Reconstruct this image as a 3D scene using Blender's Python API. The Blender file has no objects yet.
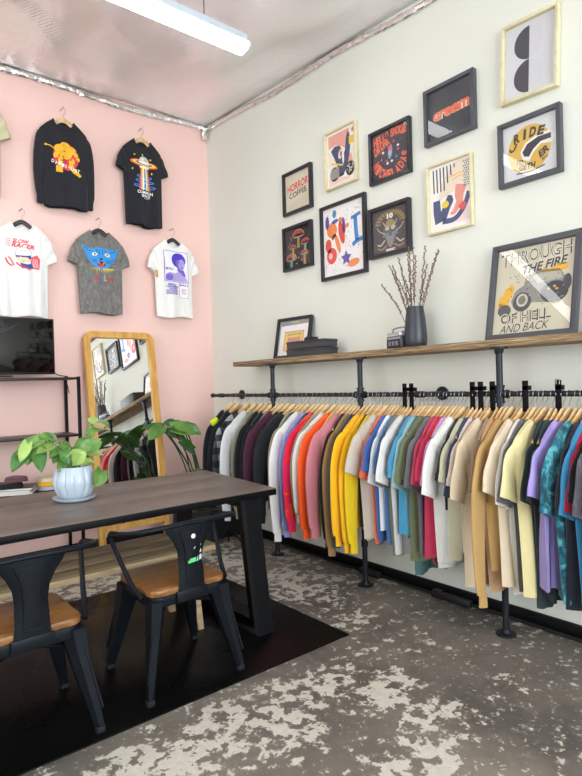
import bpy, bmesh, math, random
from mathutils import Vector, Matrix, geometry
from mathutils.bvhtree import BVHTree

# ------------------------------------------------------------------ camera, light, exposure
SC = bpy.context.scene
COL = SC.collection
cd = bpy.data.cameras.new('camera'); cam = bpy.data.objects.new('camera', cd); COL.objects.link(cam)
cd.sensor_fit = 'AUTO'; cd.sensor_width = 36.0; cd.lens = 36.0 * 566.0 / 776.0; cd.clip_start = 0.05
_R = Vector((0.77315759, -0.63356942, -0.02858545)); _U = Vector((0.02640866, -0.0128716, 0.99956836)); _F = _R.cross(_U) * -1
cam.matrix_world = Matrix(((_R.x, _U.x, -_F.x, 0), (_R.y, _U.y, -_F.y, 0), (_R.z, _U.z, -_F.z, 1.3), (0, 0, 0, 1)))
SC.camera = cam
SC.view_settings.view_transform = 'Standard'; SC.view_settings.look = 'None'
SC.view_settings.exposure = 0.14; SC.view_settings.gamma = 1.0; SC.view_settings.use_curve_mapping = False
WORLD = bpy.data.worlds.new('sky'); SC.world = WORLD; WORLD.use_nodes = True
_bg = WORLD.node_tree.nodes['Background']; _bg.inputs[0].default_value = (0.80, 0.90, 1.0, 1); _bg.inputs[1].default_value = 1.6
def area(name, loc, rot, sx, sy, power, color):
    l = bpy.data.lights.new(name, 'AREA'); l.shape = 'RECTANGLE'; l.size = sx; l.size_y = sy; l.energy = power; l.color = color
    o = bpy.data.objects.new(name, l); o.location = loc; o.rotation_euler = rot; COL.objects.link(o); return o
R90 = math.pi / 2
area('daylight_rear', (0.6, -3.75, 1.75), (R90, 0, 0), 4.6, 2.6, 330, (0.93, 0.97, 1.0))      # outside the shop window behind the camera
area('daylight_left', (-3.45, 1.4, 1.9), (R90, 0, -R90), 3.6, 2.2, 105, (0.95, 0.98, 1.0))    # outside the window in the left wall
TUBE = 10.0

# ------------------------------------------------------------------ materials
_M = {}
def lin(h):
    if not isinstance(h, str): return tuple(h)
    h = h.lstrip('#'); c = [int(h[i:i+2], 16) / 255 for i in (0, 2, 4)]
    return tuple(x / 12.92 if x < 0.04045 else ((x + 0.055) / 1.055) ** 2.4 for x in c)
class NT:
    def __init__(s, name):
        s.m = bpy.data.materials.new(name); s.m.use_nodes = True; s.t = s.m.node_tree; s.b = s.t.nodes['Principled BSDF']; s.out = s.t.nodes['Material Output']
    def n(s, typ, **kw):
        x = s.t.nodes.new(typ)
        for k, v in kw.items():
            if k.startswith('i_'): x.inputs[k[2:].replace('_', ' ')].default_value = v
            else: setattr(x, k, v)
        return x
    def l(s, a, b): s.t.links.new(a, b)
    def coord(s, kind='Object', scale=(1, 1, 1), rot=(0, 0, 0)):
        c = s.n('ShaderNodeTexCoord'); m = s.n('ShaderNodeMapping'); m.inputs['Scale'].default_value = scale; m.inputs['Rotation'].default_value = rot
        s.l(c.outputs[kind], m.inputs[0]); return m.outputs[0]
    def noise(s, vec, scale, detail=4, rough=0.55, dist=0):
        x = s.n('ShaderNodeTexNoise'); x.inputs['Scale'].default_value = scale; x.inputs['Detail'].default_value = detail
        x.inputs['Roughness'].default_value = rough; x.inputs['Distortion'].default_value = dist; s.l(vec, x.inputs['Vector']); return x.outputs['Fac']
    def ramp(s, fac, stops, const=False):
        r = s.n('ShaderNodeValToRGB'); e = r.color_ramp.elements
        if const: r.color_ramp.interpolation = 'CONSTANT'
        while len(e) < len(stops): e.new(0.5)
        for i, (p, c) in enumerate(stops):
            e[i].position = p; c = lin(c) if not isinstance(c, (int, float)) else (c, c, c); e[i].color = (*c, 1)
        s.l(fac, r.inputs[0]); return r.outputs[0]
    def mix(s, fac, a, b, typ='MIX'):
        x = s.n('ShaderNodeMix', data_type='RGBA', blend_type=typ)
        for sock, v in ((0, fac), (6, a), (7, b)):
            if hasattr(v, 'is_linked'): s.l(v, x.inputs[sock])
            elif sock == 0: x.inputs[0].default_value = v
            else: x.inputs[sock].default_value = (*lin(v), 1)
        return x.outputs[2]
    def math(s, op, a, b=0.0):
        x = s.n('ShaderNodeMath', operation=op)
        for i, v in enumerate((a, b)):
            if hasattr(v, 'is_linked'): s.l(v, x.inputs[i])
            else: x.inputs[i].default_value = v
        return x.outputs[0]
    def bump(s, h, strength=0.3, dist=0.01):
        x = s.n('ShaderNodeBump'); x.inputs['Strength'].default_value = strength; x.inputs['Distance'].default_value = dist
        s.l(h, x.inputs['Height']); s.l(x.outputs[0], s.b.inputs['Normal'])
    def set(s, color=None, rough=None, metal=None, **kw):
        for k, v in (('Base Color', color), ('Roughness', rough), ('Metallic', metal)):
            if v is None: continue
            if hasattr(v, 'is_linked'): s.l(v, s.b.inputs[k])
            elif k == 'Base Color': s.b.inputs[k].default_value = (*lin(v), 1)
            else: s.b.inputs[k].default_value = v
        for k, v in kw.items(): s.b.inputs[k.replace('_', ' ')].default_value = v
        return s
def plain(color, rough=0.5, metal=0.0, bumpy=0.0, name='paint', spec=0.5):
    k = ('p', color, rough, metal, bumpy, spec)
    if k not in _M:
        n = NT(name + '_' + str(color)).set(color, rough, metal); n.b.inputs['Specular IOR Level'].default_value = spec
        if bumpy:
            n.bump(n.noise(n.coord(), 60, 3), bumpy, 0.004)
        _M[k] = n.m
    return _M[k]
def cloth(color, kind='c'):
    k = ('c', color, kind)
    if k in _M: return _M[k]
    n = NT('cloth_' + color + '_' + kind); v = n.coord(); base = lin(color)
    f = n.noise(v, 9, 3)
    if kind in ('c', 'hivis'):
        dark = tuple(x * 0.88 for x in base); c = n.mix(f, dark, base)
    elif kind == 'acid':
        c = n.ramp(n.noise(n.coord(scale=(1, 1, .45)), 48, 8, 0.75), [(0.36, tuple(x * 0.75 for x in base)), (0.5, base), (0.66, tuple(min(1, x * 1.45 + 0.02) for x in base))])
    elif kind == 'tealdye':
        c = n.ramp(n.noise(v, 14, 4, 0.6, 1.5), [(0.40, '0b3f4f'), (0.52, '1c7284'), (0.62, '5fa7b0')])
    elif kind == 'tiedye':
        c = n.ramp(n.noise(v, 5, 3, 0.5, 2.0), [(0.38, 'd3114f'), (0.52, 'e0122b'), (0.58, 'f25a1a'), (0.64, '2b4fa8')])
    elif kind == 'plaid':
        x = n.n('ShaderNodeSeparateXYZ'); n.l(v, x.inputs[0])
        a = n.math('GREATER_THAN', n.math('SINE', n.math('MULTIPLY', n.math('ADD', x.outputs[0], x.outputs[1]), 62)), 0.0)
        b = n.math('GREATER_THAN', n.math('SINE', n.math('MULTIPLY', x.outputs[2], 62)), 0.0)
        c = n.ramp(n.math('MULTIPLY', n.math('ADD', a, b), 0.5), [(0.0, '14171c'), (0.4, '3d4248'), (0.9, '9a9da0')], True)
    n.set(c, 0.92); n.b.inputs['Sheen Weight'].default_value = 0.15
    w = n.noise(v, 500, 2); n.bump(n.math('ADD', n.math('MULTIPLY', w, 0.25), n.noise(n.coord(scale=(1, 1, .35)), 26, 3)), 0.5, 0.007)
    _M[k] = n.m; return n.m

# ------------------------------------------------------------------ mesh helpers
def link(o, parent=None):
    COL.objects.link(o)
    if parent is not None: o.parent = parent
    return o
def tag(o, label=None, cat=None, group=None, kind=None):
    if label: o['label'] = label
    if cat: o['category'] = cat
    if group: o['group'] = group
    if kind: o['kind'] = kind
    return o
def empty(name, loc=(0, 0, 0), rot=(0, 0, 0), label=None, cat=None, group=None):
    o = bpy.data.objects.new(name, None); o.location = loc; o.rotation_euler = rot; o.empty_display_size = 0.05
    COL.objects.link(o); return tag(o, label, cat, group)
class MB:
    def __init__(s): s.bm = bmesh.new(); s.mi = 0; s.mats = []
    def use(s, m):
        if m not in s.mats: s.mats.append(m)
        s.mi = s.mats.index(m); return s
    def face(s, vs):
        try: f = s.bm.faces.new(vs)
        except ValueError: return None
        f.material_index = s.mi; return f
    def v(s, p): return s.bm.verts.new(p)
    def box(s, c, d, bev=0.0, rot=None, taper=1.0):
        t = bmesh.new(); bmesh.ops.create_cube(t, size=1.0)
        for v in t.verts:
            k = taper if v.co.z < 0 else 1.0
            v.co = Vector((v.co.x * d[0] * k, v.co.y * d[1] * k, v.co.z * d[2]))
        if bev: bmesh.ops.bevel(t, geom=t.edges[:], offset=bev, segments=2, affect='EDGES', profile=0.5)
        M = Matrix.Translation(c) @ (rot.to_4x4() if rot is not None else Matrix())
        s.add(t, M); return s
    def add(s, t, M=Matrix()):
        mp = {v: s.bm.verts.new(M @ v.co) for v in t.verts}
        for f in t.faces: s.face([mp[v] for v in f.verts])
        t.free()
    def prism(s, pts, y0, y1, axis='y', bev=0.0):
        t = bmesh.new()
        def P(a, b, c): return {'y': (a, c, b), 'z': (a, b, c), 'x': (c, a, b)}[axis]
        va = [t.verts.new(P(a, b, y0)) for a, b in pts]; vb = [t.verts.new(P(a, b, y1)) for a, b in pts]; n = len(pts)
        t.faces.new(va); t.faces.new(vb[::-1])
        for i in range(n): t.faces.new((va[i], vb[i], vb[(i+1) % n], va[(i+1) % n]))
        bmesh.ops.recalc_face_normals(t, faces=t.faces[:])
        if bev: bmesh.ops.bevel(t, geom=t.edges[:], offset=bev, segments=2, affect='EDGES', profile=0.5, clamp_overlap=True)
        s.add(t); return s
    def rings(s, rings, cap0=True, cap1=True, closed=False):
        R = [[s.v(p) for p in r] for r in rings]; n = len(R[0]); m = len(R)
        for i in range(m if closed else m - 1):
            a, b = R[i], R[(i+1) % m]
            for j in range(n): s.face((a[j], a[(j+1) % n], b[(j+1) % n], b[j]))
        if not closed:
            if cap0: s.face(R[0][::-1])
            if cap1: s.face(R[-1])
        return R
    def tube(s, path, r, n=10, flat=None, cap=True, closed=False):
        P = [Vector(p) for p in path]; m = len(P); rr = r if isinstance(r, (list, tuple)) else [r] * m
        up = Vector((0, 0, 1)); rings = []; prev = None
        for i, p in enumerate(P):
            if closed: t = P[(i+1) % m] - P[i-1]
            else: t = P[min(i+1, m-1)] - P[max(i-1, 0)]
            t.normalize()
            if prev is None:
                a = t.cross(up)
                if a.length < 1e-3: a = t.cross(Vector((0, 1, 0)))
            else: a = prev - t * prev.dot(t)
            a.normalize(); b = t.cross(a); prev = a
            rings.append([p + a * math.cos(2*math.pi*k/n) * rr[i] + b * math.sin(2*math.pi*k/n) * rr[i] * (flat or 1) for k in range(n)])
        s.rings(rings, cap, cap, closed); return s
    def lathe(s, prof, n=32, c=(0, 0, 0), flute=None):
        rings = []
        for r, z in prof:
            ring = []
            for k in range(n):
                a = 2*math.pi*k/n; q = r * (1 + (flute(a, z) if flute else 0)); ring.append((c[0] + q*math.cos(a), c[1] + q*math.sin(a), c[2] + z))
            rings.append(ring)
        s.rings(rings); return s
    def build(s, name, mat=None, parent=None, sharp=35, loc=None, rot=None, smooth=True, weld=False):
        if weld: bmesh.ops.remove_doubles(s.bm, verts=s.bm.verts[:], dist=1e-4)
        bmesh.ops.recalc_face_normals(s.bm, faces=s.bm.faces[:])
        lim = math.radians(sharp)
        for f in s.bm.faces: f.smooth = smooth
        for e in s.bm.edges:
            if len(e.link_faces) == 2 and e.calc_face_angle(0) > lim: e.smooth = False
        me = bpy.data.meshes.new(name); s.bm.to_mesh(me); s.bm.free()
        for m in (s.mats or [mat]): me.materials.append(m)
        o = bpy.data.objects.new(name, me); link(o, parent)
        if loc is not None: o.location = loc
        if rot is not None: o.rotation_euler = rot
        return o
def bez(pts, n=8):
    """Catmull-Rom through points"""
    P = [Vector(p) for p in pts]; P = [2*P[0]-P[1]] + P + [2*P[-1]-P[-2]]; out = []
    for i in range(1, len(P)-2):
        for k in range(n):
            t = k/n; a, b, c, d = P[i-1:i+3]
            out.append(0.5*((2*b) + (c-a)*t + (2*a-5*b+4*c-d)*t*t + (3*b-a-3*c+d)*t**3))
    out.append(P[-2]); return out
def rrect(x0, y0, x1, y1, r, n=6):
    out = []
    for cx, cy, a0 in ((x1-r, y1-r, 0), (x0+r, y1-r, 90), (x0+r, y0+r, 180), (x1-r, y0+r, 270)):
        for k in range(n+1):
            a = math.radians(a0 + 90*k/n); out.append((cx + r*math.cos(a), cy + r*math.sin(a)))
    return out

# ------------------------------------------------------------------ flat artwork (printed pictures), real coloured ink layers on the paper
_FC = {}
def text_tris(s, bold=0.0):
    k = (s, bold)
    if k in _FC: return _FC[k]
    c = bpy.data.curves.new('t', 'FONT'); c.body = s; c.size = 1; c.align_x = 'CENTER'; c.align_y = 'CENTER'; c.offset = bold; c.resolution_u = 3
    o = bpy.data.objects.new('t', c); COL.objects.link(o); dg = bpy.context.evaluated_depsgraph_get(); ev = o.evaluated_get(dg)
    me = ev.to_mesh(); vs = [(v.co.x, v.co.y) for v in me.vertices]; fs = [tuple(p.vertices) for p in me.polygons]; ev.to_mesh_clear()
    bpy.data.objects.remove(o); bpy.data.curves.remove(c)
    xs = [v[0] for v in vs]; ys = [v[1] for v in vs]; cx, cy = (min(xs)+max(xs))/2, (min(ys)+max(ys))/2; W, H = max(xs)-min(xs), max(ys)-min(ys)
    r = ([((x-cx)/W, (y-cy)/H) for x, y in vs], fs); _FC[k] = r; return r
class Art:
    """u to the right, v up, metres, origin at the centre"""
    def __init__(s): s.items = []; s.L = 1
    def up(s): s.L += 1; return s
    def poly(s, pts, col):
        t = geometry.tessellate_polygon([[Vector((x, y, 0)) for x, y in pts]]); s.items.append((list(pts), t, col, s.L)); return s
    def ell(s, x, y, rx, ry, col, a=0, n=20, a0=0, a1=360):
        ca, sa = math.cos(math.radians(a)), math.sin(math.radians(a)); p = []
        for k in range(n + (a1-a0 < 360)):
            t = math.radians(a0 + (a1-a0)*k/n); u, v = rx*math.cos(t), ry*math.sin(t); p.append((x+u*ca-v*sa, y+u*sa+v*ca))
        return s.poly(p, col)
    def rect(s, x0, y0, x1, y1, col): return s.poly([(x0, y0), (x1, y0), (x1, y1), (x0, y1)], col)
    def line(s, pts, w, col, sm=True):
        if sm and len(pts) > 2: pts = [(p.x, p.y) for p in bez([(a, b, 0) for a, b in pts], 5)]
        n = len(pts); ws = w if isinstance(w, (list, tuple)) else None; L, R = [], []
        for i, (x, y) in enumerate(pts):
            a = pts[max(i-1, 0)]; b = pts[min(i+1, n-1)]; dx, dy = b[0]-a[0], b[1]-a[1]; d = math.hypot(dx, dy) or 1
            ww = (ws[0] + (ws[1]-ws[0])*i/(n-1)) if ws else w; nx, ny = -dy/d*ww/2, dx/d*ww/2; L.append((x+nx, y+ny)); R.append((x-nx, y-ny))
        V = L + R; T = []
        for i in range(n-1): T += [(i, i+1, n+i+1), (i, n+i+1, n+i)]
        s.items.append((V, T, col, s.L)); return s
    def text(s, txt, x, y, w, h, col, bold=0.0, shear=0.0, rot=0.0, warp=None):
        V, T = text_tris(txt, bold); ca, sa = math.cos(math.radians(rot)), math.sin(math.radians(rot)); out = []
        for a, b in V:
            u, v = a*w + b*h*shear, b*h
            if warp: u, v = warp(a, b, w, h)
            out.append((x+u*ca-v*sa, y+u*sa+v*ca))
        s.items.append((out, T, col, s.L)); return s
    def build(s, name, parent, base=None, k=1.0, loc=(0, 0, 0), surf=None, grid=0.0, step=0.00012, rough=0.6, label=None):
        s.items = [([(x*k, y*k) for x, y in V], T, c, L) for V, T, c, L in s.items]
        bm = bmesh.new(); mats = []
        def mi(c):
            m = plain(c, rough, name='ink')
            if m not in mats: mats.append(m)
            return mats.index(m)
        if base:
            (w, h, c) = base; q = bmesh.new(); bmesh.ops.create_cube(q, size=1)
            i = mi(c); mp = {v: bm.verts.new((v.co.x*w, v.co.y*0.002+0.001, v.co.z*h)) for v in q.verts}
            for f in q.faces:
                nf = bm.faces.new([mp[v] for v in f.verts]); nf.material_index = i
            q.free()
        for V, T, c, L in s.items:
            i = mi(c); vs = [bm.verts.new((x, -L*step, y)) for x, y in V]
            for t in T:
                try: f = bm.faces.new([vs[k] for k in t]); f.material_index = i
                except ValueError: pass
        if grid:
            xs = [v.co.x for v in bm.verts]; zs = [v.co.z for v in bm.verts]
            for ax, lo, hi in ((0, min(xs), max(xs)), (2, min(zs), max(zs))):
                p = lo + grid
                while p < hi:
                    co = [0, 0, 0]; no = [0, 0, 0]; co[ax] = p; no[ax] = 1
                    bmesh.ops.bisect_plane(bm, geom=bm.verts[:]+bm.edges[:]+bm.faces[:], plane_co=co, plane_no=no); p += grid
        if surf:
            for v in bm.verts: v.co.y += surf(v.co.x + loc[0], v.co.z + loc[2])
        for f in bm.faces:
            f.normal_update()
            if not base and f.normal.y > 0: f.normal_flip()
        me = bpy.data.meshes.new(name); bm.to_mesh(me); bm.free()
        for m in mats: me.materials.append(m)
        o = bpy.data.objects.new(name, me); link(o, parent); o.location = loc
        if label: o['label'] = label
        return o
# ------------------------------------------------------------------ the setting
WX, WY = 2.85, 4.64            # white wall plane x, pink wall plane y
LX, RY = -3.2, -3.5            # left wall, rear wall
def ceil_z(x, y): return 3.76 - 0.058 * (WY - y)
# wall paints
n = NT('white_wall_paint'); v = n.coord(); n.set(n.mix(n.noise(v, 1.3, 4), 'dddfd5', 'e6e8de'), 0.7); n.bump(n.noise(v, 45, 4), 0.12, 0.004); M_WHITE = n.m
n = NT('pink_wall_paint'); v = n.coord(); n.set(n.mix(n.noise(v, 1.1, 4), 'efc8c0', 'f3d0c8'), 0.65); n.bump(n.noise(v, 45, 4), 0.10, 0.004); M_PINK = n.m
# worn concrete with the remains of pale paint
n = NT('worn_concrete'); v = n.coord()
base = n.mix(n.noise(v, 7, 9, 0.7), '403d3a', '6c6762')
base = n.mix(n.math('MULTIPLY', n.ramp(n.noise(v, 1.4, 4), [(0.40, 0.0), (0.65, 1.0)]), 0.6), base, '968b7d')
def blob(cx, cy, rx, ry, rot=0.0):
    m = n.n('ShaderNodeMapping', vector_type='TEXTURE'); m.inputs['Location'].default_value = (cx, cy, 0); m.inputs['Rotation'].default_value = (0, 0, rot); m.inputs['Scale'].default_value = (rx, ry, 1)
    n.l(v, m.inputs[0]); ln = n.n('ShaderNodeVectorMath', operation='LENGTH'); n.l(m.outputs[0], ln.inputs[0])
    mr = n.n('ShaderNodeMapRange', interpolation_type='SMOOTHSTEP'); n.l(ln.outputs['Value'], mr.inputs[0])
    for i, val in ((1, 1.35), (2, 0.35), (3, 0.0), (4, 1.0)): mr.inputs[i].default_value = val
    return mr.outputs[0]
dens = None
for b in ((1.1, 1.80, .8, .26, 0.0), (1.85, 1.62, .2, .14, .3), (2.35, 3.2, .42, .9, 0), (2.22, 2.2, .16, .10, .4), (1.62, 1.75, .16, .12, 0), (1.2, 3.9, 1.6, .5, 0), (1.55, 1.25, .5, .18, .5)):
    m = blob(*b); dens = m if dens is None else n.math('MAXIMUM', dens, m)
pn = n.math('ADD', n.math('MULTIPLY', n.noise(v, 16, 10, 0.66, 0.15), 0.72), n.math('MULTIPLY', n.noise(v, 4.2, 4, 0.6, 0.3), 0.28))
th = n.math('ADD', pn, n.math('MULTIPLY', dens, 0.085))
peel = n.ramp(th, [(0.574, 0.0), (0.581, 1.0)])
spk = n.ramp(n.noise(v, 30, 6, 0.65, 0.4), [(0.625, 0.0), (0.635, 1.0)])
paint = n.mix(n.noise(v, 30, 5), 'b3ada1', 'dbd6ca')
c = n.mix(peel, base, paint); c = n.mix(n.math('MULTIPLY', spk, 0.85), c, 'c0b8a8')
mid = n.ramp(th, [(0.52, 0.0), (0.568, 0.45), (0.580, 0.0)]); c = n.mix(mid, c, '8b8377')
n.set(c, n.ramp(n.noise(v, 6, 5), [(0.3, 0.38), (0.7, 0.62)]))
n.bump(n.math('ADD', n.math('MULTIPLY', peel, 0.5), n.noise(v, 70, 5)), 0.25, 0.004); M_FLOOR = n.m
# foil insulation
def foil(name, c1, rough, bs, wav=True, met=.9):
    n = NT(name); v = n.coord(); n.set(c1, rough, met)
    h = n.math('ADD', n.math('MULTIPLY', n.noise(n.coord(scale=(1, .35, 1)), 5, 5, .6, .8), 1.0), n.math('MULTIPLY', n.noise(v, 34, 4), 0.08))
    if wav:
        w = n.n('ShaderNodeTexWave', wave_type='BANDS', bands_direction='DIAGONAL'); w.inputs['Scale'].default_value = 24; w.inputs['Distortion'].default_value = 0.3; n.l(v, w.inputs[0])
        h = n.math('ADD', h, n.math('MULTIPLY', w.outputs['Fac'], 0.09))
    n.bump(h, bs, 0.03); return n.m
M_FOIL = foil('foil_insulation', (0.92, 0.90, 0.90), 0.28, 0.38, True, .5)
M_TAPE = foil('foil_tape', (0.8, 0.79, 0.78), 0.2, 1.0, False)

def wall_with_hole(name, axis, pos, th, a0, a1, z0, z1, ha0, ha1, hz0, hz1, mat):
    b = MB()
    def bx(p0, p1, q0, q1):
        if axis == 'y': b.box(((p0+p1)/2, pos - th/2, (q0+q1)/2), (p1-p0, th, q1-q0))
        else: b.box((pos - th/2, (p0+p1)/2, (q0+q1)/2), (th, p1-p0, q1-q0))
    bx(a0, ha0, z0, z1); bx(ha1, a1, z0, z1); bx(ha0, ha1, z0, hz0); bx(ha0, ha1, hz1, z1)
    return tag(b.build(name, mat), kind='structure')
b = MB(); b.box(((LX+WX)/2, (RY+WY)/2, -0.05), (WX-LX+.4, WY-RY+.4, 0.1)); tag(b.build('floor', M_FLOOR), kind='structure')
b = MB(); b.box((WX+0.1, (RY+WY)/2, 2.0), (0.2, WY-RY+.4, 4.0)); tag(b.build('wall_right', M_WHITE), kind='structure')
b = MB(); b.box(((LX+WX)/2, WY+0.1, 2.0), (WX-LX, 0.2, 4.0)); tag(b.build('wall_back', M_PINK), kind='structure')
wall_with_hole('wall_rear', 'y', RY, 0.2, LX, WX, 0, 3.6, -1.7, 2.78, 0.55, 2.95, M_WHITE)
wall_with_hole('wall_left', 'x', LX, 0.2, RY, WY, 0, 3.9, -0.3, 3.1, 0.9, 2.9, M_WHITE)
def window(name, axis, pos, a0, a1, z0, z1, na, nz):
    b = MB(); w = 0.05
    def bar(p0, p1, q0, q1):
        if axis == 'y': b.box(((p0+p1)/2, pos, (q0+q1)/2), (p1-p0, 0.06, q1-q0), .004)
        else: b.box((pos, (p0+p1)/2, (q0+q1)/2), (0.06, p1-p0, q1-q0), .004)
    for i in range(na+1): x = a0 + (a1-a0)*i/na; bar(x-w/2, x+w/2, z0, z1)
    for i in range(nz+1): z = z0 + (z1-z0)*i/nz; bar(a0, a1, z-w/2, z+w/2)
    tag(b.build(name, plain('22252a', .4)), kind='structure')
window('window_1', 'y', RY-.1, -1.7, 2.78, .55, 2.95, 5, 3)
window('window_2', 'x', LX-.1, -0.3, 3.1, .9, 2.9, 4, 3)

# ceiling of sagging foil-faced insulation
random.seed(5)
creases = [(random.uniform(LX, WX), random.uniform(-2, WY), random.uniform(0.2, 1.2), random.uniform(.03, .09), random.uniform(-.03, .03), random.uniform(.3, .9)) for _ in range(34)]
creases += [(1.75, 3.75, 0.65, .05, -.035, .5), (1.1, 3.9, 0.55, .06, -.03, .5), (2.1, 4.1, 0.8, .04, .03, .5), (0.8, 3.6, .5, .07, .03, .6), (2.2, 3.5, 1.2, .05, .03, .7)]
def sag(x, y):
    z = 0.035*math.sin(x*4.6+.5)*math.sin(y*2.3+1) + 0.016*math.sin(x*9+y*3) + 0.02*math.sin(y*6.1-x*2)
    for cx, cy, a, w, h, ln in creases:
        dx, dy = x-cx, y-cy; u = dx*math.cos(a)+dy*math.sin(a); t = -dx*math.sin(a)+dy*math.cos(a)
        z += h*0.45*math.exp(-(t/w)**2 - (u/ln)**2)
    e = min(1.0, (WX-x)/.35, (WY-y)/.35, (x-LX)/.35); return z*max(0.0, e)
NX, NY = 130, 170; b = MB(); G = []
for i in range(NX+1):
    x = LX-.1 + (WX-LX+.1)*i/NX; G.append([b.v((x, (yy := RY-.1 + (WY-RY+.1)*j/NY), ceil_z(x, yy) + sag(x, yy))) for j in range(NY+1)])
for i in range(NX):
    for j in range(NY): b.face((G[i][j], G[i+1][j], G[i+1][j+1], G[i][j+1]))
o = b.build('ceiling', M_FOIL, sharp=180); tag(o, kind='structure')
md = o.modifiers.new('thick', 'SOLIDIFY'); md.thickness = 0.03; md.offset = 1
# crinkled foil tape along both edges
def tape(name, p0, p1, w, d):
    b = MB(); P0, P1 = Vector(p0), Vector(p1); L = (P1-P0).length; n_ = int(L/.02); random.seed(len(name)); rings = []
    for i in range(n_+1):
        c_ = P0.lerp(P1, i/n_); j = lambda s: random.uniform(-s, s); r = []
        for k in range(8):
            a = 2*math.pi*k/8; du = math.cos(a)*d*(1+j(.28)); dz = math.sin(a)*w*(1+j(.2)) + 0.012*math.sin(i*.09)
            side = Vector((-1, 0, 0)) if abs(P1.y-P0.y) > abs(P1.x-P0.x) else Vector((0, -1, 0))
            r.append(c_ + side*(du+d) + Vector((0, 0, dz)))
        rings.append(r)
    b.rings(rings); return tag(b.build(name, M_TAPE, sharp=20), kind='structure')
tape('trim_1', (LX, WY-.002, ceil_z(0, WY)-.035), (WX-.01, WY-.002, ceil_z(0, WY)-.035), .026, .014)
tape('trim_2', (WX-.002, WY-.02, ceil_z(0, WY)-.04), (WX-.002, RY, ceil_z(0, RY)-.03), .022, .010)
b = MB(); random.seed(9)
for k in range(9):
    a = random.uniform(0, 6.28); q = Vector((WX-.035, WY-.035, 3.69)); r_ = Vector((-abs(math.cos(a))*.04, -abs(math.sin(a))*.04, random.uniform(-.10, .05)))
    b.tube([q - r_*.2, q + r_*.6, q + r_], [.014, .02, .004], 6)
tag(b.build('trim_3', M_TAPE, sharp=15), kind='structure')
# black skirting along the white wall
b = MB(); b.box((WX-.010, (WY+RY)/2, .035), (.02, WY-RY, .07), .004)
tag(b.build('baseboard_right', plain('0c0d10', .5, spec=.2)), kind='structure')
b = MB(); b.box(((LX+WX)/2, WY-.008, .035), (WX-LX, .016, .07), .004)
tag(b.build('baseboard_back', plain('1c1618', .5, spec=.2)), kind='structure')
# ------------------------------------------------------------------ common materials
M_BLK = plain('090a0d', .5, 0.0, .1, 'black_paint', .15); M_PIPE = plain('2b2e35', .42, .6, .25, 'black_iron')
n = NT('chair_steel'); v = n.coord(); n.set(n.mix(n.noise(v, 14, 4), '0e1218', '1a2028'), n.ramp(n.noise(v, 8, 3), [(.3, .36), (.7, .5)]), .4); n.b.inputs['Specular IOR Level'].default_value = .25; M_CHAIR = n.m
M_WIRE = plain('8d9096', .38, 1.0, 0, 'steel_wire'); M_RUB = plain('0c0d0f', .7, 0, 0, 'rubber')
def wood(name, c1, c2, c3, scale=(1, 12, 12), rough=.5, s=3.0, spec=.4):
    n = NT(name); v = n.coord(scale=scale); a = n.noise(v, s, 6, .6, 1.2)
    c = n.ramp(a, [(.32, c1), (.5, c2), (.68, c3)]); n.set(c, rough); n.b.inputs['Specular IOR Level'].default_value = spec
    n.bump(n.noise(v, s*4, 4), .15, .003); return n.m
M_HANG = wood('hanger_wood', 'c99f68', 'dcb885', 'e8cb9e', (3, 3, 3), .4, 4)
M_SEAT = wood('seat_wood', '5f3e22', '80552e', '9c7142', (3, 14, 10), .35, 2.2)
M_SHELF = wood('shelf_wood', '3f3226', '8c7456', 'c4ab84', (16, .9, 30), .7, 4)
M_MIRW = wood('mirror_oak', 'c08a3e', 'd3a050', 'dfb268', (8, 8, 1.2), .42, 3)
M_BENCH = wood('bench_wood', '8f7a5e', 'b39c78', 'c6b18d', (1, 14, 10), .65, 2)
M_PALE = wood('pale_frame_wood', 'd2c7a0', 'dcd2ac', 'e4dcba', (4, 4, 4), .5, 3)
n = NT('clear_glass'); t = n.t; t.nodes.remove(n.b); tr = n.n('ShaderNodeBsdfTransparent'); gl = n.n('ShaderNodeBsdfGlossy'); gl.inputs['Roughness'].default_value = .015
fr = n.n('ShaderNodeFresnel'); fr.inputs['IOR'].default_value = 1.5; mx = n.n('ShaderNodeMixShader')
geo = n.n('ShaderNodeNewGeometry'); ff = n.math('MULTIPLY', fr.outputs[0], n.math('SUBTRACT', 1.0, geo.outputs['Backfacing']))
n.l(ff, mx.inputs[0]); n.l(tr.outputs[0], mx.inputs[1]); n.l(gl.outputs[0], mx.inputs[2]); n.l(mx.outputs[0], n.out.inputs[0]); M_GLASS = n.m

# ------------------------------------------------------------------ fluorescent fixtures
n = NT('lit_diffuser'); n.set('ffffff', .5); n.b.inputs['Emission Color'].default_value = (1, .985, .96, 1); n.b.inputs['Emission Strength'].default_value = TUBE; M_DIFF = n.m
def fixture(xc, yc, zc, ln, label):
    t = empty('ceiling_light', (xc, yc, zc), label=label, cat='ceiling light', group='fluorescent strip lights')
    prof = [(-.062, .0), (-.06, -.02), (-.045, -.036), (-.02, -.043), (.02, -.043), (.045, -.036), (.06, -.02), (.062, .0)]
    b = MB(); b.rings([[(x, y, z) for y, z in prof] for x in (-ln/2, ln/2)]); b.build('diffuser', M_DIFF, t)
    b = MB(); b.box((0, 0, .030), (ln, .10, .055), .006); b.box((0, 0, .006), (ln, .128, .010), .003); b.build('housing', plain('ccd8e4', .5), t)
    for s in (-1, 1): b = MB(); b.rings([[(s*(ln/2+dx), y*k, z*k) for y, z in prof] for dx, k in ((0.0, 1.03), (.012, 1.0), (.018, .9))]); b.build('end_cap', plain('f0f0f0', .4), t)
    b = MB(); cz = ceil_z(xc, yc) - zc
    for s in (-.38, .38): b.tube([(s*ln, 0, .05), (s*ln, 0, cz+.04)], .004, 6)
    b.build('suspension_wire', M_WIRE, t)
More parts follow.
